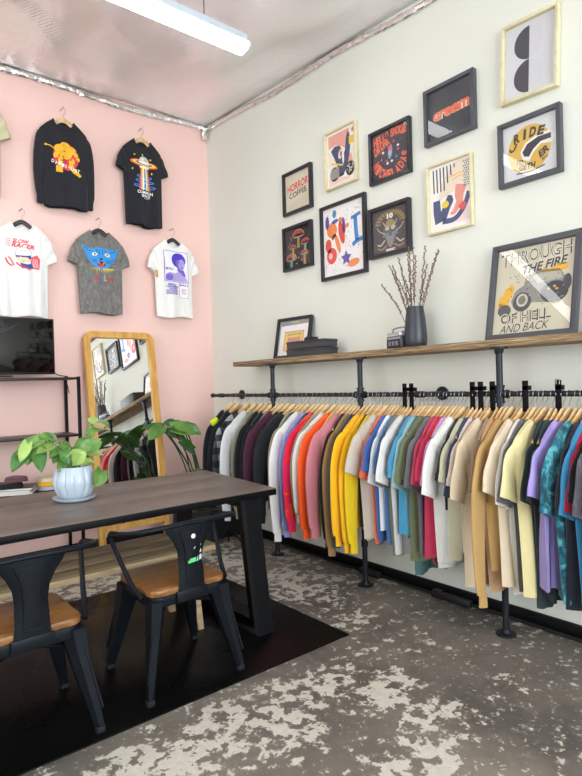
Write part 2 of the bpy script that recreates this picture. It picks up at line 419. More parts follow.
fixture(0.925, 2.975, 3.475, 2.40, 'lit fluorescent strip light under the foil ceiling, the one nearer the white wall')
fixture(-1.50, 2.975, 3.475, 2.40, 'lit fluorescent strip light at the left side of the room, farther from the white wall')

# ------------------------------------------------------------------ black floor mat
n = NT('black_mat'); v = n.coord(); n.set(n.mix(n.noise(v, 3, 5), '060708', '0c0c0e'), n.ramp(n.noise(v, 2.5, 5), [(.3, .22), (.7, .40)])); n.bump(n.noise(v, 90, 3), .05, .002)
b = MB(); b.box((0.42, 2.82, .003), (3.25, 1.48, .006), .002)
n.b.inputs['Specular IOR Level'].default_value = .16
tag(b.build('floor_mat', n.m), 'large glossy black floor mat under the table and chairs', 'mat')

# ------------------------------------------------------------------ table
n = NT('table_top'); v = n.coord(scale=(1, 4, 4)); n.set(n.ramp(n.noise(v, 2.0, 4, .5, .4), [(.3, '5f534e'), (.5, '695d57'), (.7, '71655f')]), n.ramp(n.noise(v, 2, 4), [(.3, .33), (.7, .5)])); n.bump(n.noise(v, 12, 4), .1, .002); M_TOP = n.m
TT = .74
tb = empty('dining_table', (1.0, 2.87, 0), label='long dark brown topped table with black steel trapezoid legs on the black mat', cat='table')
def TP(x, y): return (x-1.0, y-2.87)
edge = [TP(-.10, 2.424), TP(1.864, 2.424), TP(1.95, 3.31), TP(-.10, 3.31)]
b = MB(); b.prism(edge, TT-.035, TT-.003, 'z', .003); b.build('table_edge', M_BLK, tb)
def lerp2(a, b_, t): return (a[0]+(b_[0]-a[0])*t, a[1]+(b_[1]-a[1])*t)
b = MB()
for k in range(3):
    g0, g1 = k/3 + .004, (k+1)/3 - .0005
    q = [lerp2(edge[0], edge[3], g0), lerp2(edge[1], edge[2], g0), lerp2(edge[1], edge[2], g1), lerp2(edge[0], edge[3], g1)]
    b.prism(q, TT-.004, TT, 'z', .0012)
b.build('tabletop', M_TOP, tb)
for xx in (1.73, 0.08):
    b = MB(); pts = []
    X = xx - 1.0
    # outer and inner outline of the trapezoid loop (y, z)
    O = [(-.40, TT-.036), (.38, TT-.036), (.47, .006), (-.50, .006)]; I = [(-.325, TT-.09), (.305, TT-.09), (.385, .075), (-.415, .075)]
    for i in range(4):
        a, c_, d, e = O[i], O[(i+1) % 4], I[(i+1) % 4], I[i]
        b.prism([a, c_, d, e], X-.045, X+.045, 'x')
    b.build('leg', M_BLK, tb, weld=True)

# ------------------------------------------------------------------ bench
bn = empty('wooden_bench', (.62, 2.83, 0), label='weathered pale wooden bench on the far side of the table', cat='bench')
b = MB()
for k in range(3): b.box((0, -.135+.145*k, .435), (1.98, .141, .03), .004)
b.build('seat', M_BENCH, bn)
b = MB(); b.box((0, -.02, .395), (1.8, .02, .05), .003); b.box((0, .19, .395), (1.8, .02, .07), .003); b.build('apron', M_BENCH, bn)
for sx in (-1, 1):
    for sy in (-1, 1):
        b = MB(); b.rings([[(sx*(.84+dx)+ax*w, sy*(.14+dy)+ay*w, z) for ax, ay in ((-1, -1), (1, -1), (1, 1), (-1, 1))] for z, w, dx, dy in ((.42, .030, 0, 0), (.006, .016, .05, .02))])
        b.build('leg', M_BENCH, bn)

# ------------------------------------------------------------------ metal armchairs
def make_chair(loc, label, rz=0):
    t = empty('metal_armchair', loc, (0, 0, rz), label, 'chair', 'black metal armchairs with wooden seats')
    b = MB(); b.prism(rrect(-.185, -.18, .185, .185, .05), .418, .446, 'z', .006); b.build('seat', M_SEAT, t)
    b = MB(); b.prism(rrect(-.182, -.178, .182, .182, .045), .372, .4175, 'z', .004); b.build('seat_frame', M_CHAIR, t)
    for sx in (-1, 1):
        for sy in (-1, 1):
            b = MB(); rings = []
            for z, w, f in ((.405, .040, 0.0), (.34, .036, .12), (.2, .027, .5), (.05, .017, .92), (.022, .015, 1.0)):
                cx, cy = sx*(.148 + .072*f), sy*(.145 + .065*f)
                oc = [(-1, -1), (.55, -1), (1, -.55), (1, 1), (.6, 1), (.45, -.35), (-.35, -.45), (-1, -.6)]   # folded, open to the inside
                oc = [(-1, -1), (.7, -1), (1, -.7), (1, 1), (-.2, 1), (-1, .2)]
                rings.append([(cx + sx*(-ax)*w*-1, cy + sy*(-ay)*w*-1, z) for ax, ay in oc])
            b.rings(rings)
            # pressed rib down the outer corner
            p = [(sx*(.148+.04+.072*f-.004*f), sy*(.145+.036-.0+.065*f-.016*f), z) for z, f in ((.33, .12), (.2, .5), (.10, .8))]
            b.tube([(q[0]-sx*.012, q[1]+sy*.001, q[2]) for q in p], .005, 6)
            lg = b.build('leg', M_CHAIR, t)
            b = MB(); cx, cy = sx*.221, sy*.211; b.prism(rrect(cx-.017, cy-.017, cx+.017, cy+.017, .006, 3), .007, .03, 'z', .002); b.build('foot_cap', M_RUB, lg)
    # brace under the seat
    b = MB(); b.tube([(-.165, -.16, .33), (.165, .16, .33)], .008, 6); b.tube([(-.165, .16, .33), (.165, -.16, .33)], .008, 6); b.build('cross_brace', M_CHAIR, t)
    # arm rail
    P = [(-.205, -.13, .415), (-.225, -.06, .47), (-.255, .045, .62), (-.260, .066, .648), (-.263, .050, .668), (-.266, .0, .678), (-.264, -.09, .692), (-.235, -.160, .704), (-.14, -.192, .712), (0, -.200, .716)]
    P = P + [(-x, y, z) for x, y, z in P[-2::-1]]
    b = MB(); b.tube(bez(P, 5), .0105, 10); b.build('arm_rail', M_CHAIR, t)
    # splat: pressed steel T shape, slightly curved, ribs pressed into it
    b = MB(); prof = [(.40, .066, -.186), (.47, .060, -.189), (.55, .057, -.193), (.60, .064, -.196), (.645, .085, -.198), (.68, .112, -.199), (.715, .128, -.2)]
    rows = []
    for z, hw, y in prof:
        rows.append([(hw*u, y + .018*u*u*(1 if z > .5 else .3), z) for u in [k/8-1 for k in range(17)]])
    top = [[b.v(p) for p in r] for r in rows]; bot = [[b.v((p[0], p[1]-.004, p[2])) for p in r] for r in rows]
    for i in range(len(rows)-1):
        for j in range(16):
            b.face((top[i][j], top[i][j+1], top[i+1][j+1], top[i+1][j])); b.face((bot[i][j], bot[i+1][j], bot[i+1][j+1], bot[i][j+1]))
        for j in (0, 16): b.face((top[i][j], top[i+1][j], bot[i+1][j], bot[i][j]))
    for i in (0, -1):
        for j in range(16): b.face((top[i][j], top[i][j+1], bot[i][j+1], bot[i][j]))
    b.box((0, -.187, .402), (.15, .012, .05), .004)
    def ribs(xf, zs):
        pts = []
        for z in zs:
            for (z0, h0, y0), (z1, h1, y1) in zip(prof, prof[1:]):
                if z0 <= z <= z1: q = (z-z0)/(z1-z0); hw = h0+(h1-h0)*q; y = y0+(y1-y0)*q; break
            pts.append((xf*hw, y - .0055 + .018*xf*xf, z))
        b.tube(pts, .0028, 6)
    for s in (-1, 1): ribs(s*.55, [.45, .5, .55, .6, .64, .66, .685])
    b.tube([(-.055, -.1985, .69), (0, -.2055, .69), (.055, -.1985, .69)], .0028, 6); b.tube([(-.035, -.192, .452), (.035, -.192, .452)], .0028, 6)
    b.build('backrest', M_CHAIR, t)
    return t
make_chair((0.545, 2.345, 0), 'black metal armchair with wooden seat and bare back, at the near left end')
ch = make_chair((1.205, 2.375, 0), 'black metal armchair with wooden seat and stickers on its back', 0.0)
def sticker(pts, col, lab):
    b = MB(); vs = [(x, z) for x, z in pts]; yy = -.2085
    def Y(x, z): return -.1895 - (z-.47)*.045 - .0055 + 5*x*x*.8
    a = [b.v((x, Y(x, z), z)) for x, z in vs]; c_ = [b.v((x, Y(x, z)+.0035, z)) for x, z in vs]; b.face(a); b.face(c_[::-1])
    for i in range(len(vs)): b.face((a[i], a[(i+1) % len(vs)], c_[(i+1) % len(vs)], c_[i]))
    o = b.build('sticker', plain(col, .5), ch); o['label'] = lab
circ = lambda cx, cz, r: [(cx+r*math.cos(a*math.pi/8), cz+r*math.sin(a*math.pi/8)) for a in range(16)]
sticker(circ(.004, .655, .0105), 'e8e8e6', 'round white sticker')
sticker([(.005, .598), (.045, .607), (.047, .615), (.010, .606)], 'dfe6e2', 'slanted white sticker')
sticker([(-.020, .538), (.018, .542), (.018, .560), (-.012, .558), (-.012, .551), (-.020, .550)], '5bd67a', 'green sticker')
sticker([(.022, .541), (.050, .545), (.050, .567), (.028, .563)], 'b9d3cf', 'pale grey sticker')
sticker([(.038, .575), (.048, .577), (.046, .592)], 'f0f0f0', 'small white triangular sticker')

# ------------------------------------------------------------------ leaning mirror
th = math.atan2(.235, 1.78)
mr = empty('floor_mirror', (1.905, 4.345, 0), (-th, 0, .016), 'tall rounded oak framed mirror leaning on the pink wall', 'mirror')
H, W = 1.79, .305
outer = rrect(-W, .0, W, H, .075); 
b = MB(); oo = rrect(-W, .18, W, H, .08, 8); ii = rrect(-W+.052, .225, W-.052, H-.052, .03, 8)
b.rings([[(x, -.022, z) for x, z in ii], [(x, -.022, z) for x, z in oo], [(x, .022, z) for x, z in oo], [(x, .022, z) for x, z in ii]], closed=True)
b.build('mirror_frame', M_MIRW, mr, sharp=30)
for s in (-1, 1):
    b = MB(); b.box((s*(W-.027), 0, .12), (.05, .042, .24), .006); b.build('leg', M_MIRW, mr)
n = NT('mirror_silver'); n.set((.93, .94, .93), .01, 1.0)
b = MB(); b.box((0, .004, (1.74+.20)/2+.0), (2*W-.09, .006, 1.56)); b.build('mirror_glass', n.m, mr)
# ------------------------------------------------------------------ television on a black metal shelf unit
sh = empty('shelf_unit', (.93, 4.44, 0), label='black metal shelf unit against the pink wall, carrying the television', cat='shelf')
for z in (.585, .975, 1.40):
    b = MB(); b.box((0, 0, z-.010), (1.06, .30, .018), .003); b.build('shelf', plain('1b1a1d', .4), sh)
for sx in (-1, 1):
    for sy in (-1, 1):
        b = MB(); b.box((sx*.528, sy*.15, .703), (.022, .022, 1.40), .002); b.build('post', M_BLK, sh)
tv = empty('television', (.85, 4.33, 1.401), label='flat black television switched off on top of the shelf unit', cat='television')
b = MB(); b.box((0, 0, .225), (.90, .035, .405), .006); b.box((0, .03, .19), (.5, .03, .25), .008); b.build('casing', plain('0e0f11', .35), tv)
n = NT('tv_screen'); n.set('050608', .06)
b = MB(); b.box((0, -.0185, .229), (.876, .003, .378), .001); b.build('screen', n.m, tv)
b = MB(); b.box((0, -.018, .010), (.30, .10, .010), .003); b.box((0, .01, .02), (.12, .03, .03), .004); b.build('stand', plain('3a3c40', .35, .5), tv)
b = MB(); b.tube(bez([(1.20, 4.37, 1.50), (1.30, 4.44, 1.47), (1.36, 4.46, 1.422), (1.44, 4.48, 1.408), (1.452, 4.60, 1.402), (1.475, 4.615, 1.36), (1.49, 4.61, 1.28)], 8), .0035, 6)
tag(b.build('power_cable', M_RUB), 'thin black cable trailing off the top shelf beside the television', 'cable')
# things on the lower shelf
mg = [('dcdcd8', 'white edged magazine, bottom one of the three on the lower shelf', .30, .22, 0.04), ('c9c9c6', 'grey edged magazine between two others on the lower shelf', .29, .215, -.03), ('17181b', 'black covered magazine, top one of the three on the lower shelf', .30, .22, .05)]
z = .5855
for c, lab, w, d, a in mg:
    a -= .45
    b = MB(); b.box((0, 0, .007), (w-.004, d-.004, .012), .001); o = tag(b.build('magazine', plain('e6e5e0', .7), None, loc=(.99, 4.36, z), rot=(0, 0, a)), lab, 'magazine', 'magazines on the lower shelf')
    q = MB(); q.box((0, 0, .0142), (w, d, .0016)); q.box((0, 0, .0008), (w, d, .0016)); q.build('cover', plain(c, .4), o); z += .0152
def folded(name, loc, w, d, h, mat, lab, cat, seed, rot=0, g=None):
    random.seed(seed); b = MB(); rings = []
    for k in range(9):
        t_ = k/8; s = 1 - .12*t_*t_ - (.25 if k == 8 else 0); zz = h*t_
        rings.append([(x*s*(1+.02*math.sin(k*2.2)), y*s, zz + .004*math.sin(x*40+y*30)*(t_)) for x, y in rrect(-w/2, -d/2, w/2, d/2, min(w, d)*.3, 5)])
    b.rings(rings); return tag(b.build(name, mat, None, 60, loc, (0, 0, rot)), lab, cat, g)
folded('folded_bandana', (.955, 4.35, z+.001), .20, .16, .035, cloth('1a1b22'), 'black patterned folded cloth lying on the magazines', 'cloth', 3, .2)
folded('knit_beanie', (1.02, 4.345, z+.037), .15, .13, .035, cloth('6d4450'), 'dusty maroon folded beanie on top of the black cloth', 'hat', 4, -.2)
folded('folded_shirt', (1.27, 4.37, .5855), .22, .2, .028, cloth('b8bcc4'), 'grey folded t-shirt, lowest of the folded stack beside the magazines', 'folded shirt', 5, 0, 'folded shirts on the lower shelf')
folded('folded_shirt', (1.27, 4.37, .6145), .21, .19, .026, cloth('eeb01e'), 'yellow folded t-shirt in the middle of the folded stack', 'folded shirt', 6, .05, 'folded shirts on the lower shelf')
folded('folded_shirt', (1.275, 4.37, .6415), .20, .18, .022, cloth('d9cfa8'), 'cream folded t-shirt on top of the yellow one', 'folded shirt', 7, -.04, 'folded shirts on the lower shelf')

# ------------------------------------------------------------------ clothes
NK = .080
class Garment:
    def __init__(s, kind, ln, seed, sq=1.0, wide=1.0, vneck=False, flat=1.0):
        s.k = kind; s.ln = ln; s.rn = random.Random(seed); s.sq = sq; s.wide = wide; s.flat = flat
        s.sw = .205*wide; s.nk = .098 if sq < 1 else .080; s.bt = .010 if sq < 1 else .017; s.skew = s.rn.uniform(-.015, .035) if sq < 1 else 0; s.nar = s.rn.uniform(.10, .26) if sq < 1 else .08; s.ph = [s.rn.uniform(0, 6.28) for _ in range(4)]; s.am = .015*s.rn.uniform(.7, 1.3)*flat
        s.shift = s.rn.uniform(-.012, .012)
    def X(s, x): return x*s.sq if x > 0 else x
    def ztop(s, u, front):
        a = abs(u)*s.sw; NK = s.nk
        if a < NK:
            q = a/NK; return -(.018 + (.058 if front else .008)*math.sqrt(max(0, 1-q*q)))
        q = (a-NK)/(s.sw-NK); return -.018 - (.092 if s.sq < 1 else .070)*q - .020*q*q
    def hw(s, t):
        return s.sw*(1 - .06*math.sin(min(1, t*3)*math.pi)*.5 - s.nar*t)
    def thick(s, u, t):
        e = max(0.0, 1-abs(u)**2.6); base = .012 + s.bt*min(1, t*5) + .003*t
        return base*e**.35
    def fold(s, u, t): return s.am*t**.7*(math.sin(u*5.2+s.ph[0]) + .6*math.sin(u*9.5+s.ph[1]+t*1.5) + .5*(1-2*abs(math.sin(u*6.5+s.ph[3]-t))))
    def pt(s, u, t, front):
        zt = s.ztop(u, front); zh = -s.ln + .008*math.sin(u*4+s.ph[2])
        z = zt + (zh-zt)*t; x = s.X(u*s.hw(t) - s.skew*t); th = s.thick(u, t); y = s.fold(u, t) + s.shift*t
        return Vector((x, y - th if front else y + th, z))
    def body(s, mat, parent, NU=26, NV=16, name='body'):
        b = MB(); sheets = []
        us = [-1 + 2*i/NU for i in range(NU+1)]; us = [math.copysign(abs(u)**.9, u) for u in us]
        for front in (True, False):
            sheets.append([[b.v(s.pt(u, (j/NV)**1.25, front)) for u in us] for j in range(NV+1)])
        for sh_ in sheets:
            for j in range(NV):
                for i in range(NU): b.face((sh_[j][i], sh_[j][i+1], sh_[j+1][i+1], sh_[j+1][i]))
        F, B = sheets
        # shoulders joined, neck left open; hem: turned-in lining
        for i in range(NU):
            um = abs((us[i]+us[i+1])/2)*s.sw
            if um > s.nk*.98: b.face((F[0][i], B[0][i], B[0][i+1], F[0][i+1]))
        inn = []
        for sh_, sg in ((F, 1), (B, -1)): inn.append([b.v(v.co + Vector((0, sg*min(.002, .5*abs(F[NV][i].co.y-B[NV][i].co.y)), .03))) for i, v in enumerate(sh_[NV])])
        for sh_, nn in ((F, inn[0]), (B, inn[1])):
            for i in range(NU): b.face((sh_[NV][i], sh_[NV][i+1], nn[i+1], nn[i]))
        o = b.build(name, mat, parent, sharp=70, weld=True); s.me = o; return o
    def sleeve(s, mat, parent, side, long_, ext=0.0, yoff=0.0, cuff=True, name='sleeve'):
        rn = s.rn; S = s.sw; d = ext; th_ = .6 if s.sq < 1 else 1.0
        if long_:
            E = [((S-.035, -.092), (S-.075, -.215), .010), ((S-.005, -.108), (S-.062, -.245), .017), ((S+.026, -.155), (S-.050, -.28), .021), ((S+.046, -.27), (S-.040, -.36), .023), ((S+.053, -.40), (S-.030, -.46), .022), ((S+.050, -.54-d*.5), (S-.024, -.57-d*.5), .020), ((S+.044, -.66-d), (S-.022, -.67-d), .019)]
            if s.sq < 1: E = [((a[0]+f*.045, a[1]-.02), (b_[0]+f*.035, b_[1]-.02), c_) for (a, b_, c_), f in zip(E, (0, .2, .5, .9, 1, 1, .9))]
            if cuff: E += [((S+.036+.035*(s.sq < 1), -.695-d), (S-.016+.03*(s.sq < 1), -.705-d), .015), ((S+.034+.035*(s.sq < 1), -.755-d), (S-.014+.03*(s.sq < 1), -.762-d), .015)]
        else:
            E = [((S-.035, -.092), (S-.075, -.215), .010), ((S-.005, -.108), (S-.060, -.24), .016), ((S+.024, -.148), (S-.048, -.262), .020), ((S+.048, -.21-d*.5), (S-.036, -.285-d*.5), .022), ((S+.066, -.285-d), (S-.022, -.325-d), .024)]
        if s.sq < 1 and not long_: E = [((a[0]+f*.022, a[1]-.02), (b_[0]+f*.010, b_[1]-.02), c_) for (a, b_, c_), f in zip(E, (0, .2, .5, .9, 1))]
        bend = rn.uniform(-.006, .006); N = 14; rings = []
        T_ = bez([(a[0], a[1], c) for a, _, c in E], 3); B_ = bez([(b_[0], b_[1], 0) for _, b_, _ in E], 3)
        for i in range(len(T_)):
            q = i/(len(T_)-1); yo = yoff*q*q + bend*math.sin(q*3); c0 = (T_[i]+B_[i])/2; hv = (T_[i]-B_[i])/2; bb = T_[i].z*th_; r = []
            for k in range(N):
                t_ = 2*math.pi*k/N; cc = math.cos(t_); cc = math.copysign(abs(cc)**.85, cc)
                x, z = c0.x + hv.x*cc, c0.y + hv.y*cc; x *= side; x = x*s.sq if x > 0 else x
                r.append(Vector((x, yo + math.sin(t_)*bb*(1+.15*math.sin(3*t_+s.ph[3])*q) + .006*th_*math.sin(q*13+s.ph[1]+cc), z)))
            rings.append(r)
        b = MB()
        c_ = sum((Vector(v_) for v_ in rings[-1]), Vector())/N
        rings.append([c_ + (v_-c_)*.9 for v_ in rings[-1]]); rings.append([v_ + Vector((0, 0, .035)) for v_ in rings[-1]])
        b.rings(rings); return b.build(name, mat, parent, sharp=70)
    def collar(s, mat, parent):
        b = MB(); n_ = 14; fr_, bk = [], []
        for i in range(n_+1):
            u = (-1+2*i/n_)*s.nk/s.sw; fr_.append(s.pt(u, 0, True)); bk.append(s.pt(u, 0, False))
        loop = fr_ + bk[::-1][1:-1]
        b.tube([p + Vector((0, -.001 if i <= n_ else .001, -.002)) for i, p in enumerate(loop)], .0065, 6, closed=True)
        return b.build('collar', mat, parent)
def hanger(loc, rz, matw, label, group, big=False, w=.178, mesh=[None], name='clothes_hanger', rx=0):
    t = None
    b = MB()
    P = [(-w, 0, -.200), (-w*.8, 0, -.170), (-w*.5, 0, -.130), (-w*.2, 0, -.092), (0, 0, -.078), (w*.2, 0, -.092), (w*.5, 0, -.130), (w*.8, 0, -.170), (w, 0, -.200)]
    if big: P = [(x, y, z*1.08 - .004 if x else z) for x, y, z in P]
    P = bez(P, 3); rings = []
    for i, p in enumerate(P):
        d = (P[min(i+1, len(P)-1)] - P[max(i-1, 0)]).normalized(); nn = Vector((-d.z, 0, d.x)); q = abs(p.x)/w; h = (.0215 if big else .0175) - .006*q; d_ = .0055
        rings.append([p + nn*(h*a) + Vector((0, d_*c, 0)) for a, c in ((1, .0), (.75, .9), (0, 1), (-.75, .9), (-1, 0), (-.75, -.9), (0, -1), (.75, -.9))])
    b.rings(rings)
    o = b.build(name, matw, None, 50, loc, (rx, 0, rz)); tag(o, label, 'hanger', group)
    b = MB(); H = [(0, 0, -.085), (0, 0, -.05), (.004, 0, -.034), (.014, 0, -.024), (.0195, 0, -.010), (.019, 0, .006), (.010, 0, .017), (-.003, 0, .0195), (-.014, 0, .013), (-.018, 0, .0), (-.017, 0, -.006)]
    b.tube(bez(H, 4), .0015, 6); b.build('hook', M_WIRE, o)
    return o
# ------------------------------------------------------------------ pipe rack and its shelf
RX, RZ = 2.63, 1.22
rk = empty('pipe_clothes_rack', (RX, 2.5, 0), label='black iron pipe clothes rack along the white wall with a long hanging rail', cat='clothes rack')
POSTS = (3.43, 2.513, 1.545, .58)
b = MB(); b.tube([(0, 4.30-2.5, RZ), (0, .30-2.5, RZ)], .0135, 12); b.build('hanging_rail', M_PIPE, rk)
for y in POSTS:
    yy = y-2.5
    b = MB(); b.tube([(0, yy, .012), (0, yy, 1.452)], .0165, 14); b.build('post', M_PIPE, rk)
    b = MB(); b.lathe([(.05, 0), (.05, .007), (.047, .010), (.024, .012), (.021, .03), (.019, .032)], 24, (0, yy, .0)); b.build('floor_flange', M_PIPE, rk)
    b = MB(); b.lathe([(.019, 1.425), (.021, 1.428), (.024, 1.447), (.045, 1.449), (.045, 1.457)], 24, (0, yy, 0)); b.build('shelf_flange', M_PIPE, rk)
    b = MB()
    for z0, z1 in ((RZ-.045, RZ-.034), (RZ+.034, RZ+.045)): b.lathe([(.024, z0), (.025, (z0+z1)/2), (.024, z1)], 20, (0, yy, 0))
    b.lathe([(.021, RZ-.04), (.0225, RZ), (.021, RZ+.04)], 20, (0, yy, 0))
    b.tube([(0, yy-.045, RZ), (0, yy-.034, RZ)], .022, 16); b.tube([(0, yy+.034, RZ), (0, yy+.045, RZ)], .022, 16); b.tube([(0, yy-.04, RZ), (0, yy+.04, RZ)], .0185, 16); b.build('cross_fitting', M_PIPE, rk)
    b = MB(); b.tube([(0, yy, .25), (0, yy, .29)], .021, 14); b.build('pipe_coupling', M_PIPE, rk)
for y in (4.16, 2.045):
    b = MB(); b.tube([(0, y-2.5, RZ), (WX-RX-.012, y-2.5, RZ)], .0135, 12); b.tube([(WX-RX-.012, y-2.5, RZ), (WX-RX-.001, y-2.5, RZ)], .041, 22); b.tube([(0, y-2.53, RZ), (0, y-2.47, RZ)], .019, 14); b.build('wall_bracket', M_PIPE, rk)
b = MB(); b.tube([(0, 4.285-2.5, RZ), (0, 4.31-2.5, RZ), (0, 4.325-2.5, RZ)], [.019, .019, .010], 14); b.build('end_cap', M_PIPE, rk)
# the plank
b = MB(); b.box((2.715, 2.13, 1.476), (.25, 3.56, .038), .004)
tag(b.build('wall_shelf', M_SHELF), 'long rough wooden plank shelf on top of the black pipe rack', 'shelf')

# size dividers on the rail
random.seed(11)
for i, (y, k, lab) in enumerate(((2.14, 'a', 'fourth'), (2.09, 'a', 'fifth'), (1.690, 'a', 'x'), (1.642, 'a', 'x'), (1.40, 'a', 'x'), (1.24, 'b', 'x'), (1.115, 'b', 'x'), (1.575, 'a', 'x'))):
    names = ('black upright clip on the rail, farther of the pair above the olive t-shirts', 'black upright clip on the rail, nearer of the pair above the olive t-shirts', 'black upright clip on the rail, left one of the pair before the third post', 'black upright clip on the rail, right one of the pair before the third post',
             'black upright clip on the rail, first one to the right of the third post', 'steel topped black clip on the rail, second right of the third post', 'steel topped black clip on the rail, third right of the third post', 'black clip on the rail touching the left side of the third post')
    t = empty('rail_clip', (RX-.004, y, RZ), label=names[i], cat='clip', group='black clips on the hanging rail')
    b = MB(); b.box((-.016, 0, -.01), (.004, .030, .15), .001); b.box((-.0, 0, .030), (.036, .030, .022), .002); b.build('clip_body', M_BLK, t)
    if k == 'b': b = MB(); b.tube([(-.019, -.008, .045), (-.019, -.008, .068), (-.019, .008, .068), (-.019, .008, .045)], .003, 6); b.build('steel_loop', M_WIRE, t)
